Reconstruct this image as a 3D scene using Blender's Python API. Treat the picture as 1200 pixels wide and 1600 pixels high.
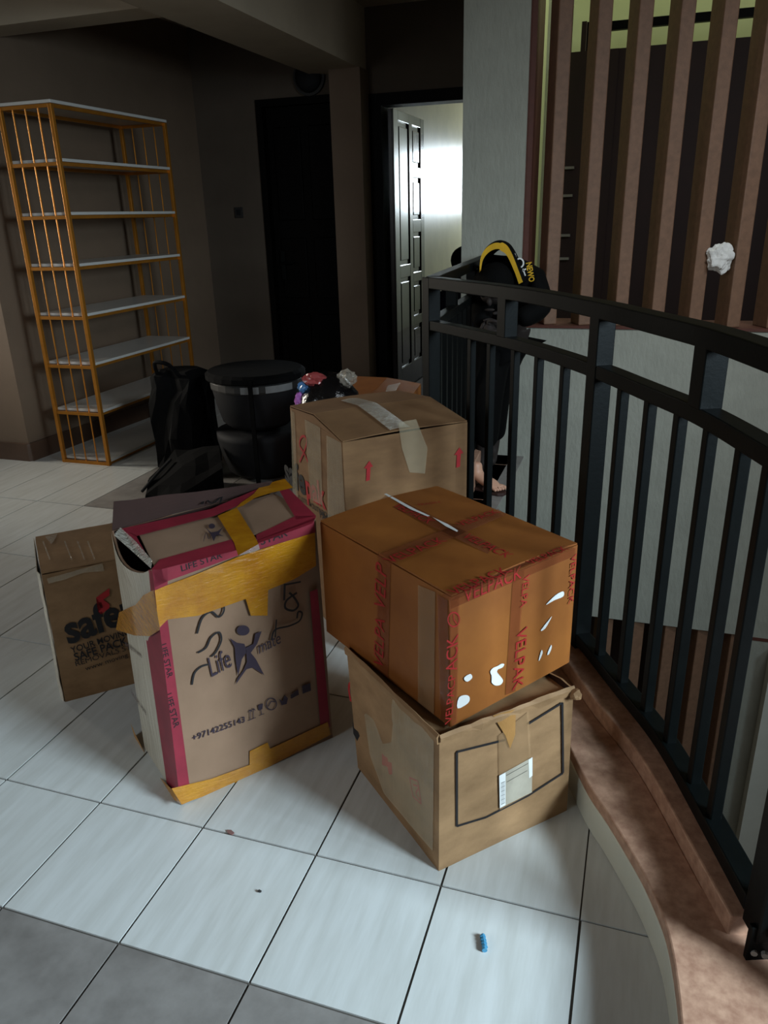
import bpy, bmesh, math, random
from mathutils import Vector, Matrix, noise
random.seed(7)
SC = bpy.context.scene
COL = SC.collection
for o in list(bpy.data.objects): bpy.data.objects.remove(o)

# ------------------------------------------------------------------ camera
FPX = 1191.5
PITCH, ROLL, YAW = 0.3708, 0.0276, -0.3277
CAM = Vector((1.2234, -0.9134, 1.3984))
_cy, _sy = math.cos(YAW), math.sin(YAW)
FW = Vector((_sy*math.cos(PITCH), _cy*math.cos(PITCH), -math.sin(PITCH)))
_rt = Vector((_cy, -_sy, 0)); _dn = FW.cross(_rt)
RT = _rt*math.cos(ROLL) + _dn*math.sin(ROLL)
DN = _dn*math.cos(ROLL) - _rt*math.sin(ROLL)
cd = bpy.data.cameras.new('camera'); cam = bpy.data.objects.new('camera', cd); COL.objects.link(cam)
cd.sensor_fit = 'VERTICAL'; cd.sensor_height = 24.0; cd.lens = FPX/1600*24.0
cd.clip_start = 0.02
up = -DN; bk = -FW
cam.matrix_world = Matrix(((RT.x, up.x, bk.x, CAM.x), (RT.y, up.y, bk.y, CAM.y), (RT.z, up.z, bk.z, CAM.z), (0, 0, 0, 1)))
SC.camera = cam

# ------------------------------------------------------------------ light
SC.view_settings.view_transform = 'Standard'; SC.view_settings.look = 'None'
SC.view_settings.gamma = 1; SC.view_settings.use_curve_mapping = False
SC.view_settings.exposure = 0.0
W = bpy.data.worlds.new('sky'); SC.world = W; W.use_nodes = True
W.node_tree.nodes['Background'].inputs[0].default_value = (1.0, 0.86, 0.68, 1)
W.node_tree.nodes['Background'].inputs[1].default_value = 0.045

def area(name, loc, target, sx, sy, power, col, spread=180):
    l = bpy.data.lights.new(name, 'AREA'); l.shape = 'RECTANGLE'; l.size = sx; l.size_y = sy
    l.energy = power; l.color = col; l.spread = math.radians(spread)
    o = bpy.data.objects.new(name, l); COL.objects.link(o); o.location = loc
    d = Vector(target) - Vector(loc)
    o.rotation_euler = d.to_track_quat('-Z', 'Y').to_euler()
    return o
area('window_light_right', (4.1, -.45, 1.8), (0.85, 0.2, 0.0), 1.0, 1.0, 80, (0.70, 0.88, 1.0), 95)
area('stair_fill_light', (2.5, 1.3, 2.65), (1.3, 3.6, .7), 1.3, .7, 17, (0.88, 0.95, 1.0), 100)  # added fill over the stairwell, brightens pillar, white band and fins
area('fill_light_behind', (-1.9, -2.5, 2.1), (0.1, 0.8, 0.2), 1.2, 1.2, 17, (0.86, 0.94, 1.0), 120)  # added fill from behind left, brightens the cartons' left faces
area('window_light_left', (-4.6, 2.35, 1.5), (-1.7, 2.5, 0.3), 0.8, 1.3, 18, (1.0, 0.93, 0.80), 70)
area('room_window_light', (-0.02, 9.3, 1.78), (-0.5, 5.5, 1.3), .86, 0.7, 40, (0.80, 0.92, 1.0))
area('light_well', (1.9, 5.12, 4.4), (1.9, 5.45, 2.2), 2.6, .5, 46, (0.97, 1.0, 0.80))

# ------------------------------------------------------------------ materials
def lin(c):
    return tuple(((x/12.92) if x <= .04045 else ((x+.055)/1.055)**2.4) for x in (v/255 for v in c))
def mat(name, rgb, rough=.6, var=.12, scale=12, stretch=(1, 1, 1), bump=0., bscale=60, bstretch=(1, 1, 1), metal=0., spec=.5, coat=0., rgb2=None, alpha=1., rand=0., detail=5):
    m = bpy.data.materials.new(name); m.use_nodes = True
    nt = m.node_tree; N = nt.nodes; L = nt.links
    b = N['Principled BSDF']
    b.inputs['Roughness'].default_value = rough; b.inputs['Metallic'].default_value = metal
    b.inputs['Specular IOR Level'].default_value = spec; b.inputs['Coat Weight'].default_value = coat
    b.inputs['Alpha'].default_value = alpha
    c = lin(rgb)
    c2 = lin(rgb2) if rgb2 else tuple(max(0, x*(1-2*var)) for x in c)
    tc = N.new('ShaderNodeTexCoord')
    def tex(sc, st, det=detail, rnd=False):
        mp = N.new('ShaderNodeMapping'); mp.inputs['Scale'].default_value = st
        L.new(tc.outputs['Object'], mp.inputs['Vector'])
        src = mp.outputs[0]
        if rnd:
            oi = N.new('ShaderNodeObjectInfo'); ad = N.new('ShaderNodeVectorMath'); ad.operation = 'MULTIPLY_ADD'
            cx = N.new('ShaderNodeCombineXYZ')
            for i in range(3): L.new(oi.outputs['Random'], cx.inputs[i])
            L.new(cx.outputs[0], ad.inputs[0]); ad.inputs[1].default_value = (37, 23, 11); L.new(src, ad.inputs[2])
            src = ad.outputs[0]
        t = N.new('ShaderNodeTexNoise'); t.inputs['Scale'].default_value = sc; t.inputs['Detail'].default_value = det
        t.inputs['Roughness'].default_value = .6
        L.new(src, t.inputs['Vector'])
        return t
    t = tex(scale, stretch, rnd=rand > 0)
    cr = N.new('ShaderNodeValToRGB'); cr.color_ramp.elements[0].position = .32; cr.color_ramp.elements[1].position = .66
    cr.color_ramp.elements[0].color = (*c2, 1); cr.color_ramp.elements[1].color = (*c, 1)
    L.new(t.outputs['Fac'], cr.inputs[0]); L.new(cr.outputs[0], b.inputs['Base Color'])
    if bump:
        t2 = tex(bscale, bstretch, 4)
        bm_ = N.new('ShaderNodeBump'); bm_.inputs['Strength'].default_value = bump; bm_.inputs['Distance'].default_value = .01
        L.new(t2.outputs['Fac'], bm_.inputs['Height']); L.new(bm_.outputs[0], b.inputs['Normal'])
    return m
def emis(name, rgb, s):
    m = bpy.data.materials.new(name); m.use_nodes = True
    b = m.node_tree.nodes['Principled BSDF']; b.inputs['Emission Color'].default_value = (*lin(rgb), 1); b.inputs['Emission Strength'].default_value = s
    return m

M = {}
M['grout'] = mat('grout', (80, 74, 68), .9, .1)
M['tile'] = mat('cream_tile', (205, 208, 206), .30, .06, 5, (7, .8, 1), rgb2=(190, 192, 188), rand=1, spec=.45)
M['gray_tile'] = mat('gray_tile', (142, 138, 134), .5, .1, 9, rgb2=(116, 112, 108), rand=1, bump=.05)
M['terrazzo'] = mat('pink_terrazzo', (184, 146, 122), .42, .1, 45, rgb2=(150, 112, 92))
M['skirt'] = mat('white_skirting', (205, 205, 190), .35, .05, 6)
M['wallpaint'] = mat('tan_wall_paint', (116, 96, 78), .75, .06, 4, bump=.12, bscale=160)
M['shaded_backpaint'] = mat('shaded_tan_wall_paint', (84, 72, 60), .8, .06, 4, bump=.12, bscale=160)  # same tan paint darkened: the back wall's shade is put into the colour
M['ceil'] = mat('ceiling_paint', (168, 152, 130), .85, .05, 4, bump=.1, bscale=120)
M['plaster'] = mat('white_textured_plaster', (160, 163, 152), .7, .05, 6, bump=.55, bscale=38, bstretch=(1, 1, .35))
M['jamb'] = mat('smooth_white_paint', (214, 218, 208), .6, .04, 6)
M['fin'] = mat('brown_fin_paint', (128, 96, 74), .6, .12, 30, bump=.15, bscale=150)
M['finframe'] = mat('brown_frame_paint', (92, 52, 42), .55, .1, 20)
M['baseb'] = mat('brown_skirting_tile', (88, 66, 52), .4, .1, 8)
M['dark_wood'] = mat('dark_mahogany', (30, 20, 16), .22, .2, 12, (4, 4, .4), coat=.4)
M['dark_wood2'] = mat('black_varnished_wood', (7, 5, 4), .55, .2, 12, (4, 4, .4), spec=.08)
M['glossy_wall'] = mat('gloss_cream_wall', (176, 168, 138), .33, .08, 5, bump=.08, bscale=6)
M['black_metal'] = mat('black_painted_steel', (6, 9, 9), .45, .15, 20, bump=.04, bscale=90, spec=.12)
M['gold_metal'] = mat('gold_painted_steel', (196, 128, 44), .35, .1, 14, metal=.6)
M['white_board'] = mat('white_shelf_board', (205, 202, 196), .3, .04, 6)
M['kraft'] = mat('kraft_cardboard', (140, 104, 68), .8, .08, 7, (1, 1, 3), rgb2=(120, 86, 54), bump=.05, bscale=40)
M['kraft_old'] = mat('worn_kraft_cardboard', (162, 126, 88), .75, .1, 6, (1, 1, 2), rgb2=(126, 95, 62), bump=.12, bscale=18)
M['kraft_pink'] = mat('pale_kraft_cardboard', (150, 119, 95), .8, .05, 7, rgb2=(136, 107, 84), bump=.05, bscale=30)
M['orange'] = mat('orange_brown_cardboard', (148, 88, 32), .55, .08, 5, rgb2=(126, 70, 22), bump=.06, bscale=14)
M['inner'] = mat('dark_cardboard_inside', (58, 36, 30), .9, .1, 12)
M['torn_kraft'] = mat('yellowed_paper_tape', (168, 122, 68), .5, .1, 14, bump=.2, bscale=30)
M['red'] = mat('crimson_print', (150, 36, 56), .5, .08, 12, rgb2=(126, 28, 45))
M['redink'] = mat('red_ink', (184, 34, 40), .7, .1, 40)
M['rust_ink'] = mat('rust_red_ink', (162, 26, 26), .6, .12, 40)
M['ink'] = mat('black_ink', (26, 22, 24), .7, .1, 20)
M['violet'] = mat('violet_black_ink', (52, 38, 54), .7, .1, 20)
M['grayink'] = mat('faded_ink', (96, 76, 70), .8, .1, 20)
M['yellow_tape'] = mat('yellow_packing_tape', (190, 130, 22), .25, .1, 14, rgb2=(164, 102, 14), bump=.35, bscale=22, bstretch=(1, 1, 4), coat=.3)
M['yellow_clear'] = mat('thin_yellow_tape', (204, 150, 50), .2, .1, 14, rgb2=(180, 120, 30), bump=.3, bscale=24, alpha=.72)
M['clear'] = mat('clear_packing_tape', (220, 206, 174), .12, .1, 20, bump=.3, bscale=13, bstretch=(4, 4, .25), alpha=.34, spec=.9)
M['clear2'] = mat('pale_packing_tape', (168, 134, 98), .25, .1, 20, bump=.3, bscale=26, alpha=.5, spec=.7)
M['clear_red'] = mat('printed_clear_tape', (140, 74, 44), .2, .1, 20, bump=.25, bscale=26, alpha=.55, spec=.7)
M['wrap'] = mat('white_stretch_wrap', (206, 196, 176), .25, .08, 9, (1, 1, .4), bump=.6, bscale=18, bstretch=(3, 3, .4), spec=.7)
M['silver'] = mat('wrinkled_clear_film', (220, 212, 196), .1, .1, 30, bump=1., bscale=40, alpha=.42, spec=1.)
M['white_paper'] = mat('white_paper', (226, 226, 222), .8, .04, 20)
M['label'] = mat('grey_shipping_label', (190, 182, 164), .7, .1, 18, alpha=.75)
M['black_cloth'] = mat('black_cloth', (9, 9, 10), .85, .2, 12, bump=.3, bscale=16, spec=.1)
M['black_plastic'] = mat('dark_grey_fabric', (28, 28, 30), .7, .12, 8, bump=.1, bscale=40, spec=.2)
M['black_film'] = mat('black_plastic_film', (16, 15, 18), .18, .2, 10, bump=.8, bscale=14)
M['pink_film'] = mat('magenta_plastic_film', (176, 40, 92), .2, .2, 12, bump=.6, bscale=14)
M['coral_film'] = mat('coral_plastic_film', (170, 76, 76), .25, .1, 12, bump=.4, bscale=14)
M['blue_film'] = mat('blue_plastic_film', (90, 140, 196), .2, .2, 12, bump=.5, bscale=14)
M['violet_film'] = mat('lilac_plastic_film', (196, 120, 206), .2, .1, 12, bump=.5, bscale=14)
M['gray_label'] = mat('pale_grey_label', (120, 122, 122), .6, .1, 20)
M['trim_yellow'] = mat('yellow_cloth_trim', (206, 160, 20), .7, .1, 20)
M['navy'] = mat('navy_cloth', (8, 12, 24), .85, .15, 14, spec=.1)
M['jacket'] = mat('black_jacket', (7, 7, 7), .85, .2, 14, bump=.2, bscale=30, spec=.1)
M['skin'] = mat('skin', (200, 154, 128), .5, .06, 10)
M['skin_dark'] = mat('dark_skin', (30, 21, 17), .8, .1, 10)
M['hair'] = mat('black_hair', (5, 5, 5), .85, .2, 60, bump=.4, bscale=120, spec=.1)
M['sandal'] = mat('brown_sandal', (52, 28, 22), .6, .1, 12)
M['green_wall'] = mat('pale_green_wall', (200, 208, 158), .8, .05, 3)
M['maroon'] = mat('dark_maroon_boards', (44, 19, 18), .6, .15, 6)
M['greywhite'] = mat('grey_white', (150, 146, 140), .7, .05, 10)
M['blue_plug'] = mat('pale_blue_plastic', (70, 140, 176), .4, .1, 30)
M['reddust'] = mat('red_brown_fleck', (134, 96, 90), .8, .1, 30)
M['dark'] = mat('dark_grey', (34, 32, 30), .6, .1, 10)
M['leaf'] = mat('leaf_green', (96, 130, 70), .6, .1, 20)

# ------------------------------------------------------------------ builders
BASE = {}
def tag(o, label=None, cat=None, group=None, kind=None):
    if label: o['label'] = label
    if cat: o['category'] = cat
    if group: o['group'] = group
    if kind: o['kind'] = kind
    return o
def thing(name, loc, label, cat, group=None, kind=None):
    o = bpy.data.objects.new(name, None); o.empty_display_size = .05; COL.objects.link(o); o.location = loc
    BASE[o] = Vector(loc)
    return tag(o, label, cat, group, kind)
def obj(name, bm, m, parent=None, smooth=False, bevel=0, solid=0, sub=0, loc=None):
    """bm holds WORLD coordinates; the object's origin goes to loc / its parent's base."""
    base = Vector(loc) if loc is not None else (BASE[parent] if parent else Vector((0, 0, 0)))
    bmesh.ops.translate(bm, verts=bm.verts, vec=-base)
    bmesh.ops.recalc_face_normals(bm, faces=bm.faces)
    me = bpy.data.meshes.new(name); bm.to_mesh(me); bm.free()
    for mm in (m if isinstance(m, (list, tuple)) else [m]): me.materials.append(mm)
    if smooth:
        for p in me.polygons: p.use_smooth = True
    o = bpy.data.objects.new(name, me); COL.objects.link(o)
    if parent:
        o.parent = parent; o.location = base - BASE[parent]
    else:
        o.location = base
    BASE[o] = base
    if solid:
        s = o.modifiers.new('solid', 'SOLIDIFY'); s.thickness = solid; s.offset = 0
    if bevel:
        b = o.modifiers.new('bevel', 'BEVEL'); b.width = bevel; b.segments = 2; b.limit_method = 'ANGLE'
    if sub:
        s = o.modifiers.new('sub', 'SUBSURF'); s.levels = sub; s.render_levels = sub
    return o
def box(bm, x0, x1, y0, y1, z0, z1):
    return hexa(bm, [(x0, y0), (x1, y0), (x1, y1), (x0, y1)], z0, z1)
def hexa(bm, plan, z0, z1):
    n = len(plan)
    a = [bm.verts.new((p[0], p[1], z0)) for p in plan]; b = [bm.verts.new((p[0], p[1], z1)) for p in plan]
    bm.faces.new(a[::-1]); bm.faces.new(b)
    for i in range(n): bm.faces.new((a[i], a[(i+1) % n], b[(i+1) % n], b[i]))
    return a + b
def B(*a):
    bm = bmesh.new(); box(bm, *a); return bm
def bar(bm, p, q, w, h=None, upv=(0, 0, 1)):
    """rectangular bar from p to q"""
    p, q = Vector(p), Vector(q); d = (q-p).normalized(); u = Vector(upv)
    if abs(d.dot(u)) > .95: u = Vector((0, 1, 0))
    s = d.cross(u).normalized(); u = s.cross(d); h = h or w
    r = []
    for e in (p, q):
        r.append([bm.verts.new(e + s*a*w/2 + u*b*h/2) for a, b in ((-1, -1), (1, -1), (1, 1), (-1, 1))])
    bm.faces.new(r[0][::-1]); bm.faces.new(r[1])
    for i in range(4): bm.faces.new((r[0][i], r[0][(i+1) % 4], r[1][(i+1) % 4], r[1][i]))
def tube(bm, pts, rad, seg=8):
    rings = []
    pts = [Vector(p) for p in pts]; n = len(pts)
    rad = rad if isinstance(rad, (list, tuple)) else [rad]*n
    for i, p in enumerate(pts):
        d = (pts[min(i+1, n-1)] - pts[max(i-1, 0)]).normalized()
        u = Vector((0, 0, 1)) if abs(d.z) < .9 else Vector((1, 0, 0))
        s = d.cross(u).normalized(); t = s.cross(d)
        rings.append([bm.verts.new(p + (s*math.cos(k*2*math.pi/seg) + t*math.sin(k*2*math.pi/seg))*rad[i]) for k in range(seg)])
    bm.faces.new(rings[0][::-1]); bm.faces.new(rings[-1])
    for a, b in zip(rings, rings[1:]):
        for k in range(seg): bm.faces.new((a[k], a[(k+1) % seg], b[(k+1) % seg], b[k]))
def lathe(bm, c, prof, seg=24, sx=1, sy=1):
    rings = []
    for r, z in prof:
        rings.append([bm.verts.new((c[0] + r*sx*math.cos(k*2*math.pi/seg), c[1] + r*sy*math.sin(k*2*math.pi/seg), c[2]+z)) for k in range(seg)])
    for a, b in zip(rings, rings[1:]):
        for k in range(seg): bm.faces.new((a[k], a[(k+1) % seg], b[(k+1) % seg], b[k]))
    bm.faces.new(rings[0][::-1]); bm.faces.new(rings[-1])
def blob(bm, c, r, amp=.25, fr=6., subd=3, seed=0, scl=(1, 1, 1)):
    res = bmesh.ops.create_icosphere(bm, subdivisions=subd, radius=1)
    for v in res['verts']:
        d = v.co.normalized(); k = 1 + amp*noise.noise(d*fr*.4 + Vector((seed, seed*2, 0))) + amp*.5*noise.noise(d*fr + Vector((seed, 0, 3)))
        v.co = Vector(c) + Vector((d.x*scl[0], d.y*scl[1], d.z*scl[2]))*r*k
def catmull(P, n=6):
    P = [Vector(p) for p in P]; out = []
    for i in range(len(P)-1):
        a, b, c, d = P[max(i-1, 0)], P[i], P[i+1], P[min(i+2, len(P)-1)]
        for k in range(n):
            t = k/n
            out.append(.5*((2*b) + (c-a)*t + (2*a-5*b+4*c-d)*t*t + (3*b-a-3*c+d)*t**3))
    out.append(P[-1]); return out
def ray(px, py):
    return (RT*((px-600)/FPX) + DN*((py-800)/FPX) + FW)
class Plane:
    """a flat face of a real thing; pt() finds where a sight line meets it"""
    def __init__(s, O, A, Bp):
        s.O = Vector(O); s.n = (Vector(A)-s.O).cross(Vector(Bp)-s.O).normalized()
        if s.n.dot(CAM - s.O) < 0: s.n = -s.n
    def pt(s, p, eps=0):
        d = ray(*p); O = s.O + s.n*eps
        return CAM + d*((O-CAM).dot(s.n)/d.dot(s.n))
def at(px, py, z=0.):
    d = ray(px, py); return CAM + d*((z-CAM.z)/d.z)
class Marks:
    """flat print / tape / paper lying on a face, collected into one mesh"""
    def __init__(s, plane, name, m, parent, eps=.002, label=None):
        s.p, s.name, s.m, s.par, s.eps, s.label = plane, name, m, parent, eps, label; s.bm = bmesh.new()
        s.zmin = -9
        s.split = any(w in name for w in ('tape', 'patch', 'border', 'wrap', 'edge', 'seam'))
    def up(s, p):
        if s.par is not None and 0 < p.z < BASE[s.par].z + .003: p.z = BASE[s.par].z + .003      # nothing hangs below the carton
        return p
    def poly(s, pts, sub=False):
        if 'torn_patch' in s.name:      # ragged paper: rounded outline
            q = [Vector((*p, 0)) for p in pts]; q = catmull([q[-1]] + q + [q[0], q[1]], 3)[3:-4]; pts = [(p.x, p.y) for p in q]
        v = [s.bm.verts.new(s.up(s.p.pt(q, s.eps))) for q in pts]; f = s.bm.faces.new(v)
        bmesh.ops.triangulate(s.bm, faces=[f])
        if s.split: s.flush()
        return s
    def flush(s):
        o = obj(s.name, s.bm, s.m, s.par); s.bm = bmesh.new()
        if s.label: o['label'] = s.label
        return o
    def stroke(s, pts, w, smooth=True, closed=False):
        P = [s.p.pt(q, s.eps) for q in pts]
        if closed: P.append(P[0])
        if smooth and len(P) > 2: P = catmull(P, 6)
        L = []
        for i, q in enumerate(P):
            d = (P[min(i+1, len(P)-1)] - P[max(i-1, 0)]).normalized()
            if not smooth and 0 < i < len(P)-1: pass
            k = s.p.n.cross(d)*w/2
            L.append((s.bm.verts.new(q+k), s.bm.verts.new(q-k)))
        for a, b in zip(L, L[1:]): s.bm.faces.new((a[0], a[1], b[1], b[0]))
        return s
    def lines(s, pts, w):
        for a, b in zip(pts, pts[1:]): s.stroke([a, b], w, False)
        return s
    def ring(s, c, rx, ry, w, n=20):
        return s.stroke([(c[0]+rx*math.cos(2*math.pi*k/n), c[1]+ry*math.sin(2*math.pi*k/n)) for k in range(n)], w, True, True)
    def disc(s, c, rx, ry, n=20):
        return s.poly([(c[0]+rx*math.cos(2*math.pi*k/n), c[1]+ry*math.sin(2*math.pi*k/n)) for k in range(n)])
    def text(s, body, a, b, hs=1., bold=0., shear=0., flip=False):
        cu = bpy.data.curves.new('t', 'FONT'); cu.body = body; cu.size = 1; cu.offset = bold; cu.shear = shear; cu.resolution_u = 3
        to = bpy.data.objects.new('t', cu); COL.objects.link(to)
        dg = bpy.context.evaluated_depsgraph_get(); me = bpy.data.meshes.new_from_object(to.evaluated_get(dg))
        bpy.data.objects.remove(to); bpy.data.curves.remove(cu)
        xs = [v.co.x for v in me.vertices]; x0, x1 = min(xs), max(xs)
        A, Bq = s.p.pt(a, s.eps), s.p.pt(b, s.eps); k = (Bq-A).length/(x1-x0); ex = (Bq-A).normalized(); ey = s.p.n.cross(ex)
        if flip: ey = -ey
        vs = [s.bm.verts.new(s.up(A + ex*(v.co.x-x0)*k + ey*v.co.y*k*hs)) for v in me.vertices]
        for p in me.polygons:
            try: s.bm.faces.new([vs[i] for i in p.vertices])
            except ValueError: pass
        bpy.data.meshes.remove(me); return s
    def done(s):
        if s.split:
            s.bm.free(); return None
        o = s.flush()
        if 'arrow' not in s.name and 'label' not in s.name: o['kind'] = 'stuff'      # flat print: strokes and letters stay joined
        return o

# ------------------------------------------------------------------ floor
TW = 0.303
YL = [0.0, 0.336, 0.948, 1.563, 2.178, 2.79, 3.405, 4.02, 4.635, 5.25]
YG = [-1.2, -0.6, 0.0]
XG = -1.536          # where the grey band starts
SP = [(0.30, 3.75), (0.36, 3.2), (0.43, 1.99), (0.786, 1.628), (0.97, 1.385), (1.118, 1.155), (1.185, 1.03), (1.262, .885), (1.345, .73), (1.425, .505), (1.50, .285)]
RAIL = catmull([Vector((x, y, 0)) for x, y in SP[2:]], 8)
for _ in range(12):
    RAIL = [RAIL[0]] + [(a + b*2 + c)/4 for a, b, c in zip(RAIL, RAIL[1:], RAIL[2:])] + [RAIL[-1]]
LEG2 = [Vector((.355, 3.58, 0)), Vector((.43, 1.99, 0))]
def offset(path, d):
    out = []
    for i, q in enumerate(path):
        t = (path[min(i+1, len(path)-1)] - path[max(i-1, 0)]).normalized()
        dd = d(i/(len(path)-1)) if callable(d) else d
        out.append(q + Vector((t.y, -t.x, 0))*-dd)     # +d : away from the room (stairwell side)
    return out
fb = bmesh.new()
hexa(fb, [(-5.5, -2.6), (2.6, -2.6), (2.6, .20), (1.56, .20)] + [(q.x, q.y) for q in reversed(offset(RAIL, .06))] + [(.46, 3.6), (.46, 5.0), (1.8, 5.0), (1.8, 9.6), (-5.5, 9.6)], -.16, -.004)
floor = obj('floor', fb, M['grout']); tag(floor, kind='structure')
meshes = {}
def tile(x0, x1, y0, y1, m, key):
    g = .0028
    k = (round(x1-x0, 3), round(y1-y0, 3), key)
    if k not in meshes:
        bm = bmesh.new(); w, h = (x1-x0)/2-g, (y1-y0)/2-g
        box(bm, -w, w, -h, h, -.008, 0)
        me = bpy.data.meshes.new('tile'); bm.to_mesh(me); bm.free(); me.materials.append(m); meshes[k] = me
    o = bpy.data.objects.new('tile', meshes[k]); COL.objects.link(o); o.parent = floor
    o.location = ((x0+x1)/2, (y0+y1)/2, 0); return o
def rail_x(y):
    best = 1.40
    for q in RAIL:
        if q.y <= y: return q.x
    return .40 if y > 2.0 else best
for j in range(len(YL)-1):
    y0, y1 = YL[j], YL[j+1]
    for i in range(-11, 7):
        x0, x1 = i*TW, (i+1)*TW
        if y0 >= 4.6: continue
        if x0 > rail_x(y0) - .02 or (y0 < 1 and x0 > 1.39): continue
        if y0 > 2.7 and x0 < -2.45: continue
        if y0 < .3 and x1 > 1.45: x1 = 1.42
        ra, rb = rail_x(y0)+.01, rail_x(y1)+.01
        if y0 < 2.1 and y0 > .3 and x1 > rb:      # cut along the curb
            if rb < x0 + .02:
                t = (ra-x0)/(ra-rb); P = [(x0, y0), (min(ra, x1), y0), (x0, y0+(y1-y0)*min(1, t))]
            else: P = [(x0, y0), (min(ra, x1), y0), (rb, y1), (x0, y1)]
            if ra > x1: P.insert(2, (x1, y0+(y1-y0)*(ra-x1)/(ra-rb)))
            cx, cy = sum(p[0] for p in P)/len(P), sum(p[1] for p in P)/len(P)
            bm = bmesh.new(); hexa(bm, [(cx+(p[0]-cx)*.994, cy+(p[1]-cy)*.994) for p in P], -.008, 0)
            obj('tile', bm, M['tile'], floor); continue
        gray = y0 >= 2.17 and x0 > XG - .02
        tile(x0, x1, y0, y1, M['gray_tile'] if gray else M['tile'], 'g' if gray else 't')
for j in range(2):
    for i in range(-6, 5):
        tile(i*TW, (i+1)*TW, YG[j], YG[j+1], M['gray_tile'], 'g')

# ------------------------------------------------------------------ curb, landing edge
INR = offset(RAIL, lambda t: -.052 + .03*max(0, t-.6)/.4)      # riser face
OUT = offset(RAIL, .062)
def slab(a, b, z0, z1, name, m, parent=None, cap=None):
    bm = bmesh.new(); rows = []
    for p, q in zip(a, b):
        rows.append([bm.verts.new((p.x, p.y, z0)), bm.verts.new((p.x, p.y, z1)), bm.verts.new((q.x, q.y, z1)), bm.verts.new((q.x, q.y, z0))])
    for r, s in zip(rows, rows[1:]):
        for k in range(4): bm.faces.new((r[k], r[(k+1) % 4], s[(k+1) % 4], s[k]))
    bm.faces.new(rows[0]); bm.faces.new(rows[-1][::-1])
    return obj(name, bm, m, parent, bevel=.004)
curb = slab(INR, OUT, -.16, .165, 'trim_1', M['terrazzo']); tag(curb, kind='structure')
c2 = bmesh.new(); bar(c2, (LEG2[0].x, LEG2[0].y, 0), (LEG2[1].x, LEG2[1].y-.02, 0), .11, .33)
tag(obj('trim_2', c2, M['terrazzo'], bevel=.004), kind='structure')
TE = catmull([Vector(p) for p in ((.93, 1.17, 0), (1.02, 1.0, 0), (1.12, .80, 0), (1.197, .625, 0), (1.252, .53, 0), (1.318, .403, 0), (1.35, .325, 0), (1.373, .25, 0), (1.386, .156, 0), (1.392, .05, 0), (1.390, -.08, 0), (1.38, -.2, 0))], 6)
TB = []
for q in TE:      # back edge: the riser, then out across the landing to the right
    if q.y > .33:
        b = min(INR, key=lambda r: (r-q).length); TB.append(b + (OUT[0]-INR[0])*0)
    else:
        TB.append(Vector((2.4, min(.24, q.y), 0)) if q.y < .24 else Vector((1.58, q.y, 0)))
tread = slab(TE, TB, .085, .118, 'trim_3', M['terrazzo']); tag(tread, kind='structure')
sk = slab([q for q in TE], [q + (b-q).normalized()*.02 for q, b in zip(TE, TB)], 0, .085, 'baseboard_right', M['skirt']); tag(sk, kind='structure')
st = bmesh.new(); box(st, 1.43, 2.4, -.7, .16, 0, .114)
tag(obj('trim_4', st, M['terrazzo']), kind='structure')
led = B(.42, .537, 2.72, 3.6, -.14, 0)
tag(obj('trim_5', led, M['terrazzo'], bevel=.006), kind='structure')

# ------------------------------------------------------------------ walls
YW, YB, YP = 3.6, 5.0, 4.82
def structure(name, bm, m, bevel=0):
    return tag(obj(name, bm, m, bevel=bevel), kind='structure')
bm = bmesh.new(); hexa(bm, [(-2.39, 2.787), (-2.26, 5.0), (-2.5, 5.2), (-3.2, 5.2), (-3.6, 2.787)], -.004, 2.76)
wl = structure('wall_left', bm, M['wallpaint'])
bm = bmesh.new(); box(bm, -4.0, -3.6, -2.6, 1.95, -.004, 2.76); box(bm, -4.0, -3.6, 2.787, 3.2, -.004, 2.76); box(bm, -4.0, -3.6, 1.95, 2.787, 2.2, 2.76); box(bm, -4.0, -3.6, 1.95, 2.787, -.004, .9)
structure('wall_far_left', bm, M['wallpaint'])
bm = bmesh.new(); hexa(bm, [(-3.6, 2.772), (-2.395, 2.772), (-2.383, 2.787), (-3.6, 2.787)], 0, .115)
structure('baseboard_left', bm, M['baseb'])
bm = bmesh.new(); hexa(bm, [(-2.39, 2.787), (-2.375, 2.787), (-2.245, 5.0), (-2.26, 5.0)], 0, .115)
structure('baseboard_side', bm, M['baseb'])
# back wall with two openings
D1 = (-1.73, -.98, 2.24); D2 = (-.86, .12, 2.22)
bm = bmesh.new()
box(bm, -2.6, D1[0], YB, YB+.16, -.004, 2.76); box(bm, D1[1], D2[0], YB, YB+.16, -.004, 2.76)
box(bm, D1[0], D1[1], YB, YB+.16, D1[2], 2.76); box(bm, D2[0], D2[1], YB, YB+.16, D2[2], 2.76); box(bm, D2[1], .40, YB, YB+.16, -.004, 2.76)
structure('wall_back', bm, M['shaded_backpaint'])
structure('wall_pier', B(-1.05, -.815, YP, YB, -.004, 2.37), M['wallpaint'])
# room beyond the open door
bm = bmesh.new(); box(bm, -.90, -.745, YB+.16, 9.4, -.004, 2.76); structure('wall_room_left', bm, M['glossy_wall'])
bm = bmesh.new(); box(bm, .43, .55, YB+.16, 9.4, -.004, 2.76); structure('wall_room_right', bm, M['jamb'])
bm = bmesh.new(); box(bm, -.9, -.5, 9.4, 9.5, 0, 2.76); box(bm, .42, .55, 9.4, 9.5, 0, 2.76); box(bm, -.5, .42, 9.4, 9.5, 0, 1.35); box(bm, -.5, .42, 9.4, 9.5, 2.35, 2.76)
structure('wall_room_back', bm, M['jamb'])
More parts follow.
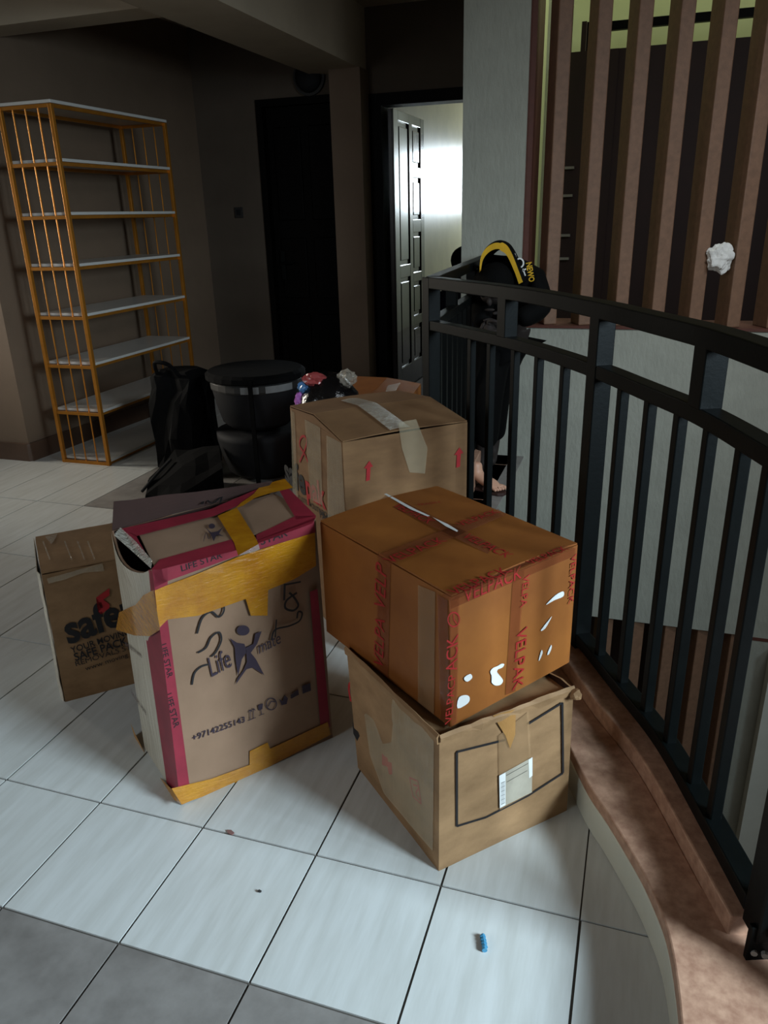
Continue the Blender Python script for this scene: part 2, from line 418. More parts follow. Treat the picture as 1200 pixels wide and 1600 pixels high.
# ceiling and beams
bm = bmesh.new(); box(bm, -4.0, 2.6, -1.4, 3.9, 2.76, 2.9); box(bm, -4.0, .43, 3.9, 9.5, 2.76, 2.9)
structure('ceiling', bm, M['ceil'])
structure('trim_6', B(-4.0, -1.05, 2.93, 3.14, 2.39, 2.76), M['ceil'])
structure('trim_7', B(-1.245, -.83, -.6, 5.0, 2.37, 2.76), M['ceil'])
# stairwell wall : pillar, white band, fins above and below
bm = bmesh.new()
box(bm, .20, .545, YW, YW+.34, -3.2, 2.9); box(bm, .545, 3.4, YW, YW+.34, -1.04, .775)
box(bm, 1.975, 3.4, YW, YW+.34, -3.2, -1.04)
ws = structure('wall_right', bm, M['plaster'])
fr = obj('frame', B(.545, .578, YW+.02, YW+.30, .79, 2.9), M['finframe'], ws)
sill = obj('sill', B(.548, 3.4, YW-.008, YW+.32, .775, .79), M['finframe'], ws)
seam = obj('seam', B(1.976, 3.4, YW-.003, YW, -1.063, -1.042), M['finframe'], ws)
ang = math.radians(24)
def fin(x, z0, z1):
    bm = bmesh.new(); w, d = .074, .14
    c, s = math.cos(ang), math.sin(ang)
    P = [Vector((a*c - b*s, a*s + b*c, 0)) for a, b in ((0, 0), (w, 0), (w, d), (0, d))]
    hexa(bm, [(x+p.x, YW+.012+p.y) for p in P], z0, z1)
    obj('fin', bm, M['fin'], ws, bevel=.006)
for k in range(11): fin(.684 + .1935*k, .79, 2.9)
for k in range(6): fin(.96 + .1905*k, -3.2, -1.04)
structure('wall_return', B(2.13, 2.6, YW-.12, YW-.003, -3.2, -1.10), M['jamb'])
# what stands beyond the fins
structure('wall_far', B(.56, 4.2, 5.5, 5.6, -6, 4.6), M['green_wall'])
structure('wall_well_side', B(.40, .43, YW+.345, 5.5, -6, 4.6), M['green_wall'])
mr = thing('timber_partition', (1.8, 4.75, 0), 'dark maroon boarded partition behind the brown fins', 'partition')
for k in range(9): obj('board', B(.63+.3*k, .93+.3*k, 4.74+.006*(k % 2), 4.78, -6, 2.33), M['maroon'], mr)
for z in (1.66, 1.49, 1.24, 1.09): obj('slat', B(.64, .70, 4.70, 4.738, z-.008, z+.008), M['greywhite'], mr)  # short white slat edges on the boards
obj('post', B(.69, .72, 4.78, 4.83, -2.6, 2.50), M['maroon'], mr)
br = thing('window_grille_bar', (1.8, 4.9, 2.3), 'black horizontal bar crossing the pale green light behind the fins', 'bar')
obj('bar', B(.68, 3.4, 4.9, 4.94, 2.46, 2.51), M['black_metal'], br); obj('bracket', B(.70, .73, 4.86, 4.90, 2.0, 2.51), M['black_metal'], br)
# wall lamp, switch
wlamp = thing('wall_lamp', (-1.27, 4.99, 2.36), 'dark round bulkhead lamp on the wall above the closed door', 'lamp')
bm = bmesh.new(); tube(bm, [(-1.27, 5.0, 2.36), (-1.27, 4.975, 2.36)], .125, 20); obj('base', bm, M['dark'], wlamp)
bm = bmesh.new(); tube(bm, [(-1.27, 4.975, 2.36), (-1.27, 4.95, 2.36), (-1.27, 4.925, 2.36)], [.105, .10, .06], 20); obj('shade', bm, M['black_plastic'], wlamp, smooth=True)
sw = thing('light_switch', (-1.95, 4.99, 1.45), 'small dark light switch on the wall left of the closed door', 'switch')
obj('plate', B(-1.985, -1.915, 4.988, 5.0, 1.41, 1.49), M['dark'], sw, bevel=.003); obj('rocker', B(-1.965, -1.935, 4.982, 4.988, 1.43, 1.47), M['black_plastic'], sw)

# ------------------------------------------------------------------ doors
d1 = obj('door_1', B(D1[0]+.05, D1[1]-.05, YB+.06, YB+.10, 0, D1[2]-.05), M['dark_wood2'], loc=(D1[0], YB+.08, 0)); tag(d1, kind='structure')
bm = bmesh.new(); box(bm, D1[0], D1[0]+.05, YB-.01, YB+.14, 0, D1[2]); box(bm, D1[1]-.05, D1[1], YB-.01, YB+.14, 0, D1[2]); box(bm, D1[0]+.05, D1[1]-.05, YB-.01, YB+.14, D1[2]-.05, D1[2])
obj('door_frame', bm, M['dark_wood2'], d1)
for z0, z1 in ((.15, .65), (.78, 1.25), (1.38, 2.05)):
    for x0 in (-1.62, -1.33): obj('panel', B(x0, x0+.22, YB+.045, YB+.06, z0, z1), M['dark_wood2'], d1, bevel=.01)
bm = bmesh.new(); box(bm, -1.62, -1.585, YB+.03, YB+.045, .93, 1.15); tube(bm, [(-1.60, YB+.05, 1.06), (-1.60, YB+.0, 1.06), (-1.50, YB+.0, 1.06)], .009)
h = obj('handle', bm, M['black_metal'], d1)
d2 = obj('door_2', B(-.70, -.672, 5.08, 5.93, .01, 2.13), M['dark_wood'], loc=(-.68, 5.08, 0)); tag(d2, kind='structure')
bm = bmesh.new(); box(bm, D2[0], -.72, YB-.012, YB+.15, 0, D2[2]); box(bm, D2[1]-.08, D2[1], YB-.012, YB+.15, 0, D2[2]); box(bm, -.72, D2[1]-.08, YB-.012, YB+.15, D2[2]-.08, D2[2])
obj('door_frame', bm, M['dark_wood2'], d2)
bm = bmesh.new()
for y0, y1 in ((5.08, 5.20), (5.485, 5.575), (5.82, 5.93)): box(bm, -.672, -.658, y0, y1, .01, 2.13)
for z0, z1 in ((.01, .20), (2.06, 2.13)): box(bm, -.672, -.6585, 5.2, 5.82, z0, z1)
for z0, z1 in ((.50, .58), (.86, .94), (1.26, 1.36), (1.68, 1.76)): box(bm, -.672, -.6585, 5.575, 5.82, z0, z1)
box(bm, -.672, -.6585, 5.2, 5.485, .92, 1.02)
obj('stile', bm, M['dark_wood'], d2, bevel=.004)
for z0, z1 in ((.20, .50), (.58, .86), (.94, 1.26), (1.36, 1.68), (1.76, 2.06)):
    obj('panel', B(-.672, -.662, 5.61, 5.785, z0+.035, z1-.035), M['dark_wood'], d2, bevel=.006)
for z0, z1 in ((.20, .92), (1.02, 2.06)):
    obj('panel', B(-.672, -.662, 5.235, 5.45, z0+.035, z1-.035), M['dark_wood'], d2, bevel=.006)

# ------------------------------------------------------------------ railing
HT = 1.178
rl = thing('stair_railing', (1.0, 1.3, .165), 'black painted steel stair railing curving along the pink curb', 'railing')
def sweep(path, z0, z1, w, name):
    bm = bmesh.new(); a, b = offset(path, -w/2), offset(path, w/2); rows = []
    for p, q in zip(a, b): rows.append([bm.verts.new((p.x, p.y, z0)), bm.verts.new((p.x, p.y, z1)), bm.verts.new((q.x, q.y, z1)), bm.verts.new((q.x, q.y, z0))])
    for r, s in zip(rows, rows[1:]):
        for k in range(4): bm.faces.new((r[k], r[(k+1) % 4], s[(k+1) % 4], s[k]))
    bm.faces.new(rows[0]); bm.faces.new(rows[-1][::-1])
    return obj(name, bm, M['black_metal'], rl, bevel=.003)
R2 = offset(RAIL, .022)
sweep(R2, HT-.042, HT, .05, 'handrail'); sweep(R2, .982, 1.018, .045, 'mid_rail'); sweep(R2, .178, .215, .045, 'bottom_rail')
def leg_rail(z0, z1, w, name):
    bm = bmesh.new(); zc = (z0+z1)/2
    bar(bm, (LEG2[0].x, LEG2[0].y, zc), (R2[0].x, R2[0].y+.02, zc), w, z1-z0); obj(name, bm, M['black_metal'], rl, bevel=.003)
leg_rail(HT-.042, HT, .05, 'handrail'); leg_rail(.982, 1.018, .045, 'mid_rail'); leg_rail(.178, .215, .045, 'bottom_rail')
def on_rail(px, z=.99):
    """point of the rail's centre line seen at this picture column, at height z"""
    best = None
    for a, b in zip(R2, R2[1:]):
        for k in range(12):
            q = a.lerp(b, k/12); v = Vector((q.x, q.y, z)) - CAM
            x = 600 + FPX*v.dot(RT)/v.dot(FW)
            if best is None or abs(x-px) < best[0]: best = (abs(x-px), q)
    return best[1]
def upright(q, z0, z1, w, name):
    i = min(range(len(R2)), key=lambda k: (R2[k]-q).length); t = (R2[min(i+1, len(R2)-1)] - R2[max(i-1, 0)]).normalized()
    bm = bmesh.new(); bar(bm, (q.x, q.y, z0), (q.x, q.y, z1), w, w, t); obj(name, bm, M['black_metal'], rl, bevel=.0025)
upright(R2[0], .165, HT-.002, .052, 'post')
pq = on_rail(936); upright(pq, .165, HT-.004, .050, 'post')
for px in (793, 1107): upright(on_rail(px, 1.08), 1.015, HT-.03, .05, 'short_post')
for px in (737, 768, 806, 843, 884, 975, 1018, 1065, 1112, 1164): upright(on_rail(px), .20, .99, .024, 'baluster')
for d in (.10, .20): 
    i = len(R2)-1; q = R2[i] + (R2[i-3]-R2[i]).normalized()*d; 
    if d > .15: upright(q, .20, .99, .024, 'baluster')
E0 = R2[-1] + Vector((.012, -.03, 0))
bm = bmesh.new(); bar(bm, (E0.x, E0.y, .165), (E0.x, E0.y, HT+.02), .055, .055, (.35, -.94, 0)); obj('post', bm, M['black_metal'], rl, bevel=.003)
bm = bmesh.new(); bar(bm, (E0.x-.006, E0.y-.02, .119), (E0.x-.006, E0.y-.02, .20), .05, .012, (.35, -.94, 0)); fp = obj('foot_plate', bm, M['black_metal'], rl, bevel=.002)
bm = bmesh.new()
for dx in (-.010, .008): tube(bm, [(E0.x-.006+dx, E0.y-.026, .14), (E0.x-.006+dx, E0.y-.034, .14)], .006, 8)
obj('bolt', bm, M['greywhite'], fp)
for z0, z1, w, nm in ((HT-.042, HT, .05, 'handrail'), (.178, .215, .045, 'bottom_rail')):
    bm = bmesh.new(); bar(bm, (E0.x, E0.y, (z0+z1)/2), (E0.x+.5, E0.y-.35, (z0+z1)/2), w, z1-z0); obj(nm, bm, M['black_metal'], rl)
for k in range(12):
    q = LEG2[1].lerp(LEG2[0], (k+1)/13); bm = bmesh.new(); bar(bm, (q.x, q.y, .20), (q.x, q.y, .99), .022, .022); obj('baluster', bm, M['black_metal'], rl)
for t in (.33, .66):
    q = LEG2[1].lerp(LEG2[0], t); bm = bmesh.new(); bar(bm, (q.x, q.y, 1.015), (q.x, q.y, HT-.03), .045, .045); obj('short_post', bm, M['black_metal'], rl)

# ------------------------------------------------------------------ shelf
sx0, sx1, sy0, sy1, sh = -2.165, -1.833, 2.822, 3.878, 2.01
sf = thing('shelving_rack', ((sx0+sx1)/2, (sy0+sy1)/2, 0), 'tall gold-framed rack with eight white shelves standing against the left wall', 'shelf')
for x in (sx0, sx1):
    for y in (sy0, sy1):
        obj('post', B(x-.011, x+.011, y-.011, y+.011, 0, sh-.018), M['gold_metal'], sf, bevel=.002)
levels = [.037, .348, .633, .916, 1.19, 1.461, 1.73, 2.01]
for z in levels:
    s = obj('shelf_board', B(sx0+.005, sx1+.012, sy0+.012 if z < 2 else sy0-.012, sy1-.012 if z < 2 else sy1+.012, z-.016, z), M['white_board'], sf, bevel=.002)
    bm = bmesh.new()
    for y in (sy0, sy1): bar(bm, (sx0, y, z-.027), (sx1, y, z-.027), .016, .018)
    bar(bm, (sx0, sy0, z-.026), (sx0, sy1, z-.026), .014, .018); bar(bm, (sx1-.01, sy0, z-.026), (sx1-.01, sy1, z-.026), .014, .018)
    obj('shelf_frame', bm, M['gold_metal'], s)
for y in (sy0, sy1):
    for k in (1, 2, 3):
        x = sx0 + (sx1-sx0)*k/4; bm = bmesh.new(); tube(bm, [(x, y, .02), (x, y, sh-.02)], .0042, 8); obj('rod', bm, M['gold_metal'], sf)

# ------------------------------------------------------------------ cartons
def carton(name, label, bot, top, m, z_open=True, dent=.0012, inner=True, flaps=True, seed=1, group=None, crush=0., flapmat=None, lift=(0, 0), bow=0., dip=0., wrapped=False, sink=0.):
    """bot/top: near, right, back, left corners (3-D). body = four walls and a floor with thickness"""
    bot = [Vector(p) for p in bot]; top = [Vector(p) for p in top]
    c = sum(bot, Vector())/4
    root = thing(name, (c.x, c.y, min(p.z for p in bot)), label, 'box', group)
    bm = bmesh.new(); nu, nv = 10, 8; cols = []
    cen = sum(top, Vector())/8 + c/2
    for i in range(4):
        for k in range(nu):
            t = k/nu; col = []
            for j in range(nv+1):
                s = j/nv
                p = bot[i].lerp(bot[(i+1) % 4], t).lerp(top[i].lerp(top[(i+1) % 4], t), s)
                if dent and 0 < k < nu and True:
                    out = (p - cen); out.z = 0; out.normalize()
                    p = p + out*(dent*noise.noise(p*9 + Vector((seed, 0, 0))) + bow*math.sin(math.pi*t)*math.sin(math.pi*min(1, s)))
                if dip and i == 3: p += Vector((-.6, -.8, 0))*(.018*math.sin(math.pi*t)*s**6) - Vector((0, 0, dip*math.sin(math.pi*t)**.7*s**6))
                if crush and j == nv: p.z -= crush*(.5 + noise.noise(p*22 + Vector((seed*3, 0, 0))))
                col.append(bm.verts.new(p))
            cols.append(col)
    n = len(cols)
    for i in range(n):
        a, b = cols[i], cols[(i+1) % n]
        for j in range(nv): bm.faces.new((a[j], b[j], b[j+1], a[j+1]))
    bm.faces.new([cols[i][0] for i in range(n)][::-1])
    if wrapped:
        wm = bmesh.new(); nn = (bot[0]-bot[3]).cross(Vector((0, 0, 1))).normalized()
        g = [[wm.verts.new(v.co + nn*.003) for v in cols[i % n]] for i in range(3*nu, 4*nu+1)]
        for a, b in zip(g, g[1:]):
            for j in range(nv): wm.faces.new((a[j], b[j], b[j+1], a[j+1]))
        obj('stretch_wrap', wm, M['wrap'], root)
    body = obj('body', bm, m, root); s = body.modifiers.new('solid', 'SOLIDIFY'); s.thickness = .005; s.offset = -1
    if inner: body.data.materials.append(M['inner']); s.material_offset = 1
    if flaps:
        e = Vector((0, 0, .003))
        T = [p + e for p in top]
        if sink:      # pressed down below the rim by what stands on it
            zc = min(p.z for p in top) - sink; tc = sum(top, Vector())/4
            T = [Vector((p.x, p.y, zc)) + (tc-p)*.02 for p in top]
            for p in T: p.z = zc
        mid1, mid2 = T[0].lerp(T[3], .5), T[1].lerp(T[2], .5)
        mid1.z += lift[0]; mid2.z += lift[0]
        if lift[0] > .01:      # the minor flaps close the ends under the ridge
            for tri in ((T[0], mid1, T[3]), (T[1], T[2], mid2)):
                bm = bmesh.new(); bm.faces.new([bm.verts.new(p - e*.5 + (cen-p)*.01) for p in tri]); obj('end_flap', bm, flapmat or m, root, solid=.004)
        for q, ax in (((T[0], T[1], mid2, mid1), 1), ((mid1, mid2, T[2], T[3]), -1)):
            bm = bmesh.new(); g = []
            cc = sum(q, Vector())/4
            q = [p + (cc-p)*.006 for p in q]
            for iu in range(9):
                rw = []
                for iv in range(5):
                    p = q[0].lerp(q[1], iu/8).lerp(q[3].lerp(q[2], iu/8), iv/4)
                    p.z += lift[1]*math.sin(math.pi*iu/8)*(1-iv/4 if ax == 1 else iv/4)
                    if dent: p.z += .0015*noise.noise(p*8 + Vector((seed, 2, 0)))
                    rw.append(bm.verts.new(p))
                g.append(rw)
            for a, b in zip(g, g[1:]):
                for k in range(4): bm.faces.new((a[k], b[k], b[k+1], a[k+1]))
            obj('top_flap', bm, flapmat or m, root, solid=.004)
    return root
def V2(x, y, z): return Vector((x, y, z))

# A : lower box of the front stack
An, Ar, Al = V2(.894, .374, 0), V2(1.153, .650, 0), V2(.596, .652, 0); Ab = Ar + Al - An
boxA = carton('carton', 'worn brown carton with a black frame print, under the orange-brown carton', [An, Ar, Ab, Al],
              [An+V2(0, .004, .370), Ar+V2(-.006, 0, .364), Ab+V2(0, 0, .348), Al+V2(-.022, .014, .366)], M['kraft_old'], seed=2, crush=.01, dent=.0016, lift=(0, 0), flaps=True, sink=.004)
PAr, PAl = Plane(An, Ar, An+V2(0, .004, .370)), Plane(An, Al, An+V2(0, .004, .370))
Marks(PAr, 'printed_frame', M['ink'], boxA, .0026, 'black rectangular outline').lines([(790, 1156), (714, 1175), (714, 1291), (760, 1277), (826, 1243), (880, 1208), (879, 1098), (826, 1131)], .006).done()
Marks(PAr, 'clear_tape', M['clear2'], boxA, .0030).poly([(779, 1150), (806, 1128), (826, 1112), (832, 1238), (781, 1266)]).done()
Marks(PAr, 'torn_tape', M['torn_kraft'], boxA, .0036).poly([(770, 1118), (806, 1108), (805, 1148), (797, 1170), (790, 1150)]).done()
Marks(PAr, 'shipping_label', M['label'], boxA, .0040).poly([(780, 1212), (832, 1183), (831, 1238), (781, 1263)]).done()
Marks(PAr, 'label_edge', M['white_paper'], boxA, .0044).poly([(780, 1212), (790, 1207), (790, 1258), (781, 1263)]).poly([(826, 1187), (832, 1183), (832, 1212), (827, 1216)]).done()
mk = Marks(PAr, 'barcode', M['ink'], boxA, .0048)
for k in range(16): mk.stroke([(783, 1224+k*2.2), (789, 1221+k*2.2)], .0008 + .0008*(k % 3 == 0), False)
mk.lines([(791, 1212), (825, 1193)], .001).lines([(792, 1222), (824, 1204)], .001).done()
Marks(PAl, 'clear_tape', M['clear'], boxA, .0034).poly([(560, 1050), (590, 1072), (640, 1110), (678, 1146), (676, 1330), (650, 1300), (600, 1240), (578, 1180)]).done()
mk = Marks(PAl, 'ribbon_logo', M['redink'], boxA, .0026, 'red ribbon logo and broken red letters')
mk.stroke([(548, 1096), (545, 1075), (550, 1066), (563, 1066), (571, 1076), (570, 1084)], .011)
mk.poly([(553, 1098), (566, 1090), (559, 1105)]).poly([(597, 1174), (605, 1174), (606, 1190), (612, 1192), (613, 1210), (608, 1210), (605, 1198), (597, 1195)])
mk.lines([(640, 1215), (653, 1221), (658, 1256)], .004).lines([(640, 1215), (645, 1244), (658, 1256)], .004).stroke([(645, 1226), (654, 1230), (650, 1240), (656, 1250)], .004)
mk.done()
Marks(PAl, 'printed_letters', M['ink'], boxA, .0026).poly([(551, 1128), (557, 1134), (562, 1150), (558, 1158), (552, 1146)]).done()
bm = bmesh.new(); blob(bm, Ar + V2(.0, -.012, .352), .014, .6, 9, 2, 5, (1, 1, 1.1)); obj('crushed_corner', bm, M['kraft_old'], boxA)
bm = bmesh.new()   # folded lip of the crushed top edges
def lip(bm, p, q, drop, out, seed):
    R_ = []
    d = (q-p).normalized(); nn = Vector((d.y, -d.x, 0))
    for i in range(15):
        t = i/14; c = p.lerp(q, t); w = noise.noise(c*30 + Vector((seed, 0, 0)))
        R_.append([bm.verts.new(c + Vector((0, 0, .004+.004*w))), bm.verts.new(c + nn*(out*(1+w)) + Vector((0, 0, -.002+.004*w))), bm.verts.new(c + nn*(out*.6) + Vector((0, 0, -drop*(1+.7*w))))])
    for a, b in zip(R_, R_[1:]):
        for k in range(2): bm.faces.new((a[k], b[k], b[k+1], a[k+1]))
lip(bm, An+V2(0, .004, .370), Ar+V2(-.006, 0, .364), .016, .006, 1); lip(bm, Al+V2(-.022, .014, .366), An+V2(0, .004, .370), .02, .005, 4); obj('folded_lip', bm, M['kraft_old'], boxA, solid=.004)

# B : orange-brown box on A
zb = .356
Bn, Br, Bl = V2(.905, .432, zb), V2(1.126, .765, zb), V2(.488, .742, zb); Bb = Br + Bl - Bn
ht = .317
boxB = carton('carton', 'orange-brown carton with red printed tape, on top of the front stack', [Bn, Br, Bb, Bl],
              [p + V2(0, 0, ht) for p in (Bn, Br, Bb, Bl)], M['orange'], seed=5, dent=.001, lift=(.002, .009))
tz = V2(0, 0, ht)
PBr, PBl, PBt = Plane(Bn, Br, Bn+tz), Plane(Bn, Bl, Bn+tz), Plane(Bn+tz+V2(0, 0, .006), Br+tz+V2(0, 0, .006), Bl+tz+V2(0, 0, .006))
Marks(PBl, 'pale_tape', M['clear2'], boxB, .0025).poly([(653, 914), (680, 925), (678, 1118), (653, 1104)]).done()
Marks(PBl, 'printed_tape', M['clear_red'], boxB, .0025).poly([(590, 868), (610, 880), (606, 1063), (588, 1050)]).poly([(683, 928), (699, 938), (703, 1136), (688, 1128)]).done()
Marks(PBr, 'printed_tape', M['clear_red'], boxB, .0025).poly([(702, 938), (718, 930), (714, 1128), (706, 1136)]).poly([(802, 898), (820, 890), (806, 1080), (790, 1086)]).poly([(702, 934), (900, 856), (900, 868), (704, 952)]).done()
Marks(PBt, 'printed_tape', M['clear_red'], boxB, .006).poly([(592, 782), (606, 772), (806, 868), (792, 880)]).poly([(588, 868), (778, 795), (792, 804), (606, 884)]).poly([(690, 930), (880, 852), (898, 856), (704, 940)]).done()
mk = Marks(PBt, 'printed_letters', M['rust_ink'], boxB, .0075)
mk.text('VELPACK', (612, 790), (668, 818), 1.1).text('VELPACK', (720, 838), (790, 872), 1.1).text('VELPACK', (612, 880), (700, 845), 1.1).text('VELPACK', (722, 822), (782, 800), 1.1)
mk.text('FRAGILE', (655, 790), (690, 785), 1).text('VELPACK', (712, 930), (800, 893), 1.1).text('VELPACK', (832, 882), (890, 858), 1.1).done()
mk = Marks(PBr, 'printed_letters', M['rust_ink'], boxB, .0035)
mk.text('ACK', (714, 1046), (716, 990), 1.1).text('VELPACP', (706, 1128), (712, 1052), 1).ring((709, 968), 9, 11, .003).lines([(709, 960), (709, 968), (714, 975)], .002)
mk.text('VELPACK', (725, 942), (815, 903), 1.1).text('VELPA', (818, 900), (813, 950), 1.1).text('VELPAK', (808, 985), (801, 1080), 1.1).text('VELPACK', (893, 868), (888, 945), .9).done()
mk = Marks(PBl, 'printed_letters', M['rust_ink'], boxB, .0035)
mk.text('VELPA', (598, 1048), (601, 970), 1.1).text('VELP', (601, 958), (604, 888), 1.1).done()
mk = Marks(PBt, 'torn_seam', M['white_paper'], boxB, .008, 'white torn paper along the top seam')
mk.poly([(600, 772), (604, 771), (650, 796), (672, 806), (668, 807), (640, 795)]).poly([(676, 808), (700, 819), (716, 829), (714, 831), (696, 822)]).done()
mk = Marks(PBr, 'torn_patch', M['white_paper'], boxB, .003, 'white spots where the brown paper is torn away')
mk.poly([(726, 1058), (735, 1053), (738, 1059), (731, 1065), (726, 1063)]).poly([(777, 1041), (784, 1037), (788, 1038), (785, 1043), (778, 1046), (777, 1052), (783, 1058), (786, 1064), (782, 1070), (774, 1071), (768, 1066), (769, 1058), (766, 1050), (770, 1044)])
mk.poly([(717, 1090), (728, 1086), (734, 1090), (731, 1099), (715, 1107)]).poly([(853, 945), (868, 930), (880, 924), (880, 932), (866, 938)]).poly([(845, 985), (858, 968), (862, 964), (852, 982)]).poly([(842, 1030), (846, 1016), (848, 1020), (843, 1032)]).poly([(855, 1022), (861, 1008), (862, 1012), (858, 1022)]).done()

# C : tall carton with yellow tape
u = Vector((.6, .8, 0)); w = Vector((-.8, .6, 0)); CH = .665
Cn = V2(.211, .390, 0); Cr = Cn + u*.452; Cl = Cn + w*.285; Cb = Cl + u*.452
lean = V2(-.012, .02, 0)
CT = [Cn+V2(0, .012, CH-.004), Cr+V2(-.018, .016, CH+.012), Cb+V2(-.02, .012, CH+.006), Cl+V2(0, .012, CH)]
boxC = carton('carton', 'tall carton with crimson borders bound with yellow tape, top torn open', [Cn, Cr, Cb, Cl], CT, M['kraft_pink'], seed=9, dent=.001, flaps=False, dip=.035, wrapped=True)
PCf, PCl = Plane(Cn, Cr, CT[0]), Plane(Cn, Cl, CT[0])
PCt = Plane(CT[0]+V2(0, 0, .0055), CT[1]+V2(0, 0, .0055), CT[0].lerp(CT[3], .6)+V2(0, 0, .0055))
# taped front flap, gap on the left and rear, raised rear flap
fq = [CT[0] + u*.012, CT[1] + V2(0, 0, .0), CT[1].lerp(CT[2], .80), CT[0].lerp(CT[3], .74) + u*.045]
def sheet(name, q, m, par, nu=10, nv=6, sag=0., wob=.002, th=.004, seed=0):
    bm = bmesh.new(); g = []
    for i in range(nu+1):
        r_ = []
        for j in range(nv+1):
            s, t = i/nu, j/nv; p = q[0].lerp(q[1], s).lerp(q[3].lerp(q[2], s), t)
            p = p + Vector((0, 0, -sag*math.sin(math.pi*s)*math.sin(math.pi*t) + wob*noise.noise(p*12 + Vector((seed, 0, 0)))))
            r_.append(bm.verts.new(p))
        g.append(r_)
    for a, b in zip(g, g[1:]):
        for k in range(nv): bm.faces.new((a[k], b[k], b[k+1], a[k+1]))
    return obj(name, bm, m, par, solid=th)
e = V2(0, 0, .004)
sheet('top_flap', [p+e for p in fq], M['kraft_pink'], boxC, wob=.0008)
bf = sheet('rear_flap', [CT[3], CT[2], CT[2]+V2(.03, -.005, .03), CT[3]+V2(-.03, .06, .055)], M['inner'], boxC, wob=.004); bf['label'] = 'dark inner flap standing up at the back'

# crimson borders
mk = Marks(PCf, 'crimson_border', M['red'], boxC, .0022)
mk.poly([(238, 890), (262, 884), (262, 968), (296, 1226), (279, 1234), (250, 985)])
mk.poly([(238, 892), (490, 810), (493, 832), (440, 848), (372, 868), (262, 908), (242, 918)])
mk.poly([(484, 925), (496, 920), (516, 1136), (501, 1140)]).done()
Marks(PCl, 'crimson_border', M['red'], boxC, .0045).poly([(225, 978), (249, 976), (280, 1240), (262, 1234)]).poly([(232, 890), (238, 892), (245, 950), (238, 948)]).done()
mk = Marks(PCt, 'crimson_border', M['red'], boxC, .0022)
mk.poly([(236, 890), (250, 874), (372, 840), (386, 850), (494, 808), (488, 818), (384, 856), (250, 890)]).poly([(190, 826), (240, 815), (330, 795), (400, 765), (430, 755), (430, 762), (404, 776), (335, 806), (212, 838)])
mk.poly([(436, 766), (448, 760), (494, 806), (462, 812), (460, 806)]).poly([(190, 826), (212, 836), (232, 872), (222, 868)]).poly([(400, 836), (462, 806), (494, 806), (490, 814), (402, 845)]).done()
# yellow tape
mk = Marks(PCf, 'yellow_tape', M['yellow_tape'], boxC, .0034)
mk.poly([(236, 925), (262, 914), (310, 896), (372, 870), (440, 848), (492, 832), (494, 884), (460, 905), (419, 922), (418, 962), (392, 962), (384, 936), (310, 962), (262, 968), (246, 984)])
mk.poly([(268, 1232), (330, 1217), (390, 1195), (390, 1174), (418, 1160), (422, 1170), (512, 1128), (517, 1148), (440, 1188), (366, 1228), (300, 1252), (284, 1257)]).done()
Marks(PCl, 'yellow_tape', M['yellow_tape'], boxC, .011).poly([(240, 922), (250, 984), (234, 994), (210, 993), (181, 984), (186, 957), (200, 950), (212, 945), (224, 930)]).poly([(204, 1130), (213, 1150), (240, 1205), (270, 1235), (284, 1257), (255, 1240), (222, 1195)]).done()
mk = Marks(PCt, 'yellow_tape', M['yellow_tape'], boxC, .0034)
mk.poly([(340, 806), (370, 793), (398, 838), (404, 850), (372, 868), (366, 848)]).poly([(376, 786), (396, 772), (408, 758), (445, 748), (458, 762), (424, 770), (398, 778), (380, 790), (368, 794)]).done()
Marks(PCf, 'clear_tape', M['silver'], boxC, .0042).poly([(370, 852), (402, 843), (406, 858), (398, 862), (374, 868)]).done()
# stretch film and clear film at the torn corner

Marks(PCl, 'printed_letters', M['grayink'], boxC, .0055).text('polysulphone ware', (196, 1008), (221, 1028), 1.2).text('kitchen ware', (206, 1085), (228, 1118), 1.2).done()
bm = bmesh.new(); P0 = [at(178, 836, .70), at(188, 824, .685), at(212, 846, .678), at(238, 876, .676), at(236, 888, .668), at(212, 866, .674)]
bm.faces.new([bm.verts.new(p) for p in P0]); obj('torn_film', bm, M['silver'], boxC, solid=.001)
# printing
mk = Marks(PCf, 'star_figure_logo', M['violet'], boxC, .0028, 'leaping star-shaped figure printed in violet black')
mk.disc((380, 985), 10, 8).poly([(359, 997), (370, 1004), (382, 1006), (386, 1018), (378, 1030), (372, 1057), (368, 1030), (367, 1012)])
mk.poly([(384, 1012), (396, 1006), (399, 990), (409, 986), (402, 1006), (392, 1020), (400, 1030), (413, 1055), (395, 1043), (385, 1046), (368, 1070), (371, 1060), (380, 1048), (386, 1034)]).done()
mk = Marks(PCf, 'printed_letters', M['violet'], boxC, .0028)
mk.text('Life', (331, 1058), (364, 1040), 1.9, 0, .2).text('mate', (405, 1022), (440, 1004), 1.5, 0, .2).text('+97142255143', (301, 1158), (383, 1128), 1.05, .012)
mk.lines([(391, 1124), (391, 1110)], .002).lines([(396, 1122), (396, 1108)], .002).lines([(388, 1113), (391, 1109), (394, 1112)], .002).lines([(393, 1111), (396, 1107), (399, 1110)], .002).lines([(388, 1126), (400, 1121)], .002)
mk.poly([(403, 1102), (411, 1099), (410, 1108), (404, 1110)]).lines([(407, 1108), (409, 1117)], .002).lines([(405, 1118), (413, 1115)], .002)
mk.ring((424, 1100), 8, 9, .003).stroke([(419, 1104), (424, 1096), (430, 1097)], .003)
mk.poly([(436, 1092), (441, 1096), (445, 1086), (450, 1091), (448, 1100), (440, 1102)]).lines([(454, 1090), (467, 1085)], .003).poly([(454, 1086), (466, 1077), (467, 1085), (455, 1092)]).poly([(472, 1072), (485, 1067), (486, 1079), (473, 1084)]).done()
